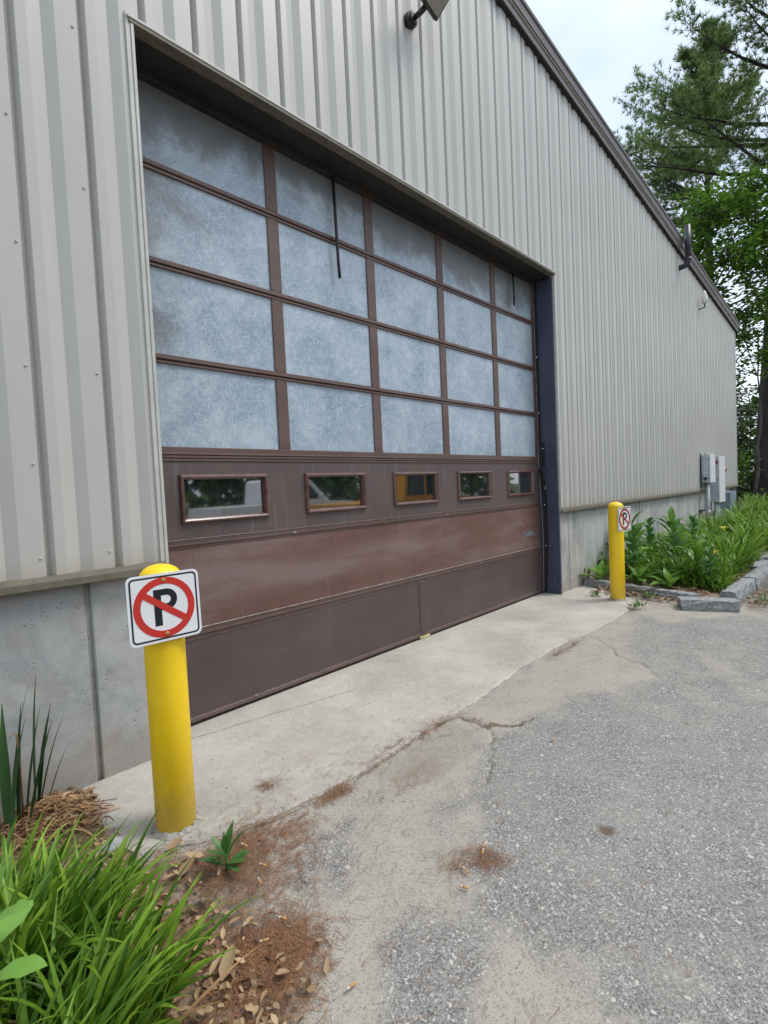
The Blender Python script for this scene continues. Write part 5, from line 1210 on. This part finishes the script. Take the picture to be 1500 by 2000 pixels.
def broadleaf(seed, base, height, r, crown, nl, leaf, mat, label, group, name='maple_tree', bark=None, lean=(0, 0), flat=.75):
    """crown: list of (centre, radius) lobes reached by limbs"""
    rs = random.Random(seed); t = thing(name, base, label, 'tree', group); B = Vector(base); tr = MB(); fol = MB()
    top = B+Vector((lean[0], lean[1], height)); n = 8
    pts = [B.lerp(top, i/n)+Vector((rs.gauss(0, .06), rs.gauss(0, .06), 0)) for i in range(n+1)]; pts[0].z -= .2
    tr.tube(pts, [max(.02, r*(1-.85*i/n)) for i in range(n+1)], 10, caps=False)
    tot = sum(rr**2.2 for _, rr in crown)
    for c, rr in crown:
        c = Vector(c); f = min(.95, max(.15, (c.z-B.z)/height-.12)); s = pts[int(f*n)]
        mid = s.lerp(c, .5)+Vector((0, 0, -.15)); tr.tube([s, mid, c], [r*.35, r*.22, .02], 6, caps=False)
        m = int(nl*rr**2.2/tot); sub = [c+Vector((rs.gauss(0, 1), rs.gauss(0, 1), rs.gauss(0, 1)*flat)).normalized()*rr*rs.random()**.45 for _ in range(max(5, m//26))]
        for q in sub: tr.tube([c.lerp(q, .1), c.lerp(q, .6)+Vector((0, 0, .05)), q], [.018, .012, .006], 4, caps=False)
        for i in range(m):
            q = sub[i % len(sub)]+Vector((rs.gauss(0, .20), rs.gauss(0, .20), rs.gauss(0, .13))); a = rs.uniform(0, 6.283); tl = rs.gauss(.3, .45)
            h = Vector((math.cos(a), math.sin(a), -math.sin(tl))); sdv = Vector((-math.sin(a), math.cos(a), rs.gauss(0, .3))); l = leaf*rs.uniform(.6, 1.15); v = min(1, max(0, rs.gauss(.45, .25)))
            k = len(fol.v); mdl = q+h*l*.5; fol.v += [tuple(q), tuple(mdl+sdv*l*.48), tuple(q+h*l), tuple(mdl-sdv*l*.48)]; fol.face((k, k+1, k+2), 0, v); fol.face((k, k+2, k+3), 0, min(1, v+.06))
    tr.build('trunk', bark or M['bark_grey'], t, recalc=False); fol.build('crown', mat, t, recalc=False); return t
broadleaf(31, (19.4, 1.5, -.1), 11.0, .13, [((18.6, .9, 9.6), 1.0), ((19.6, .6, 10.4), 1.1), ((19.9, -.3, 9.3), 1.2), ((18.9, .3, 8.3), 1.0), ((20.2, -.7, 8.0), 1.0), ((20.6, -1.3, 9.6), 1.1), ((19.2, 1.2, 7.4), .9), ((20.4, -.2, 10.9), .8), ((19.6, .0, 6.7), .8), ((20.3, -.9, 6.6), .7), ((18.9, 1.4, 8.8), .8), ((21.0, -1.9, 8.2), 1.0)], 11500, .15, M['maple_leaf'], 'bright green young maple leaning out behind the far wall corner', PG)
broadleaf(32, (20.6, -.2, -.1), 6.4, .06, [((19.6, .55, 5.6), .65), ((20.2, .1, 6.0), .6), ((20.4, -.5, 5.3), .7), ((20.0, .35, 4.7), .45)], 1900, .13, M['maple_leaf'], 'small maple sapling in front of the big pine trunk', PG)
# dim understory beside and behind the big trunk
US = 'dark woodland shrubs behind the far corner'
for k, (x, y, h, rr) in enumerate([(23.5, 1.9, 4.6, 1.5), (25.0, 1.0, 4.2, 1.5), (26.5, -.4, 4.8, 1.7), (27.0, 2.8, 5.4, 1.8), (25.5, -2.4, 3.6, 1.6), (28.5, 1.2, 5.0, 1.8), (22.4, 1.5, 2.2, .9), (24.0, -1.2, 2.2, 1.0)]):
    cr_ = [((x+random.Random(k).gauss(0, .5), y+random.Random(k+9).gauss(0, .5), h*f), rr*(1-.25*abs(f-.5))) for f in (.15, .4, .65, .9)]
    broadleaf(60+k, (x, y, -.1), h, .07, cr_, 2000, .15, M['shrub_leaf'], 'dark leafy woodland shrub in the shade behind the big pine trunk', US, 'woodland_shrub', M['bark'])
broadleaf(80, (21.6, .62, -.1), 2.3, .025, [((21.5, .55, 2.0), .28), ((21.6, .45, 1.5), .22), ((21.4, .6, 1.1), .2)], 260, .13, M['maple_leaf'], 'sunlit sapling with yellow green leaves left of the big pine trunk', PG, 'sapling')
broadleaf(81, (21.3, -1.0, -.1), 1.7, .02, [((21.3, -.95, 1.4), .3), ((21.2, -.8, 1.0), .2)], 200, .13, M['maple_leaf'], 'sunlit sapling right of the big pine trunk near the ground', PG, 'sapling')
# far woods as one mass: beyond the building and behind the lot
def woods(name, spots, seed, label, leaf=.5, per=420, low=.03):
    rs = random.Random(seed); mb = MB()
    for x, y, h, rr in spots:
        for i in range(per):
            f = rs.random()**.8; rad = rr*(1-.75*f**1.4)*math.sqrt(rs.uniform(.3, 1)); a = rs.uniform(0, 6.283); p = Vector((x+rad*math.cos(a), y+rad*math.sin(a), h*(low+(1-low)*f))); l = leaf*rs.uniform(.5, 1.2)
            d = Vector((rs.gauss(0, 1), rs.gauss(0, 1), rs.gauss(0, .6))).normalized(); s = d.cross(Vector((rs.gauss(0, 1), rs.gauss(0, 1), rs.gauss(0, 1)))).normalized()
            mb.quad(p-d*l*.5, p+s*l*.35, p+d*l*.5, p-s*l*.35, 0, min(1, max(0, rs.gauss(.4, .25))))
    lone(mb, name, M['shrub_leaf'], (spots[0][0], spots[0][1], 0), label, 'woods', kind='stuff', recalc=False)
rs = random.Random(70)
woods('far_woods', [(rs.uniform(48, 74), y+rs.uniform(-1, 1), rs.uniform(8.5, 12.5), rs.uniform(2.2, 3.2)) for y in np.arange(-26, 34, 2.2)]+[(rs.uniform(36, 44), y, rs.uniform(4, 6.5), 2.4) for y in np.arange(-16, 20, 2.6)], 71, 'far green woods beyond the trees at the right', .55, 380)
woods('woods_across_the_lot', [(x+rs.uniform(-1, 1), -34+rs.uniform(-4, 2), rs.uniform(9, 14), rs.uniform(2.6, 3.6)) for x in np.arange(-30, 58, 2.6)], 72, 'dark woods across the lot, mirrored in the small door windows', 1.2, 520, .0)

# ================================================================== pickups across the lot (seen mirrored in the door windows)
def pickup(loc, paint, label):
    t = thing('pickup_truck', (0, 0, 0), label, 'truck', 'pickup trucks parked across the lot')
    def side(poly, y0, y1, mat, name, parent):
        mb = MB(); mb.prism(poly, lambda x, z: (x, y0, z), lambda x, z: (x, y1, z)); return mb.build(name, mat, parent)
    arch = lambda cx, r: [(cx+r*math.cos(a), .42+r*math.sin(a)) for a in np.linspace(0, math.pi, 9)]
    low = [(-2.9, .5), (-2.9, 1.12), (-1.0, 1.14), (1.15, 1.16), (1.9, 1.13), (2.75, 1.02), (2.86, .85), (2.86, .5)]
    low += [p for p in arch(1.85, .46)] + [p for p in arch(-1.85, .46)]
    body = side(low, -.98, .98, paint, 'body', t)
    cab = [(-1.0, 1.141), (-.92, 1.85), (-.80, 1.93), (.30, 1.93), (.45, 1.88), (1.22, 1.17), (1.15, 1.161)]
    side(cab, -.86, .86, paint, 'cab', t)
    for y0, y1 in ((-.868, -.8605), (.8605, .868)):
        side([(-.86, 1.24), (-.80, 1.80), (-.12, 1.82), (-.12, 1.24)], y0, y1, M['truck_glass'], 'side_window', t)
        side([(-.02, 1.24), (-.02, 1.82), (.30, 1.82), (.90, 1.24)], y0, y1, M['truck_glass'], 'side_window', t)
    mb = MB(); d = Vector((.71, 0, .77)); mb.quad((.50, -.76, 1.855), (.50, .76, 1.855), (1.17, .76, 1.235), (1.17, -.76, 1.235)); mb.v = [(x+.012, y, z+.012) for x, y, z in mb.v]; mb.build('windscreen', M['truck_glass'], t)
    for y in (-.99, .99):
        mb = MB(); mb.box(.62, .80, y-.14 if y < 0 else y, y if y < 0 else y+.14, 1.18, 1.40, b=.03); mb.build('wing_mirror', M['sign_white'], t)
        mb = MB(); mb.box(2.84, 2.90, y*.8-.14, y*.8+.14, .78, .94, b=.02); mb.build('headlight', M['lens'], t)
        mb = MB(); mb.box(-.35, -.18, y*.985-.015, y*.985+.015, .98, 1.02, b=.004); mb.build('handle', M['black_metal'], t)
        for x in (-1.85, 1.85):
            mb = MB(); mb.tube([(x, y*.96, .39), (x, y*.70, .39)], .39, 24); wh = mb.build('wheel', M['tyre'], t)
            mb = MB(); mb.tube([(x, y*.975, .39), (x, y*.961, .39)], [.22, .25], 18); mb.build('rim', M['chrome'], wh)
    mb = MB(); mb.box(2.861, 2.95, -.95, .95, .45, .66, b=.03); mb.box(-3.0, -2.901, -.95, .95, .45, .62, b=.03); mb.build('bumper', M['chrome'], t)
    t.location = loc; return t
pickup((10.1, -6.9, -.02), M['truck_yellow'], 'yellow pickup mirrored in the middle small door windows')
pickup((8.9, -11.2, -.02), M['truck_white'], 'white pickup mirrored in the leftmost small door window')
for o in bpy.data.objects:
    if '_o' in o: del o['_o']
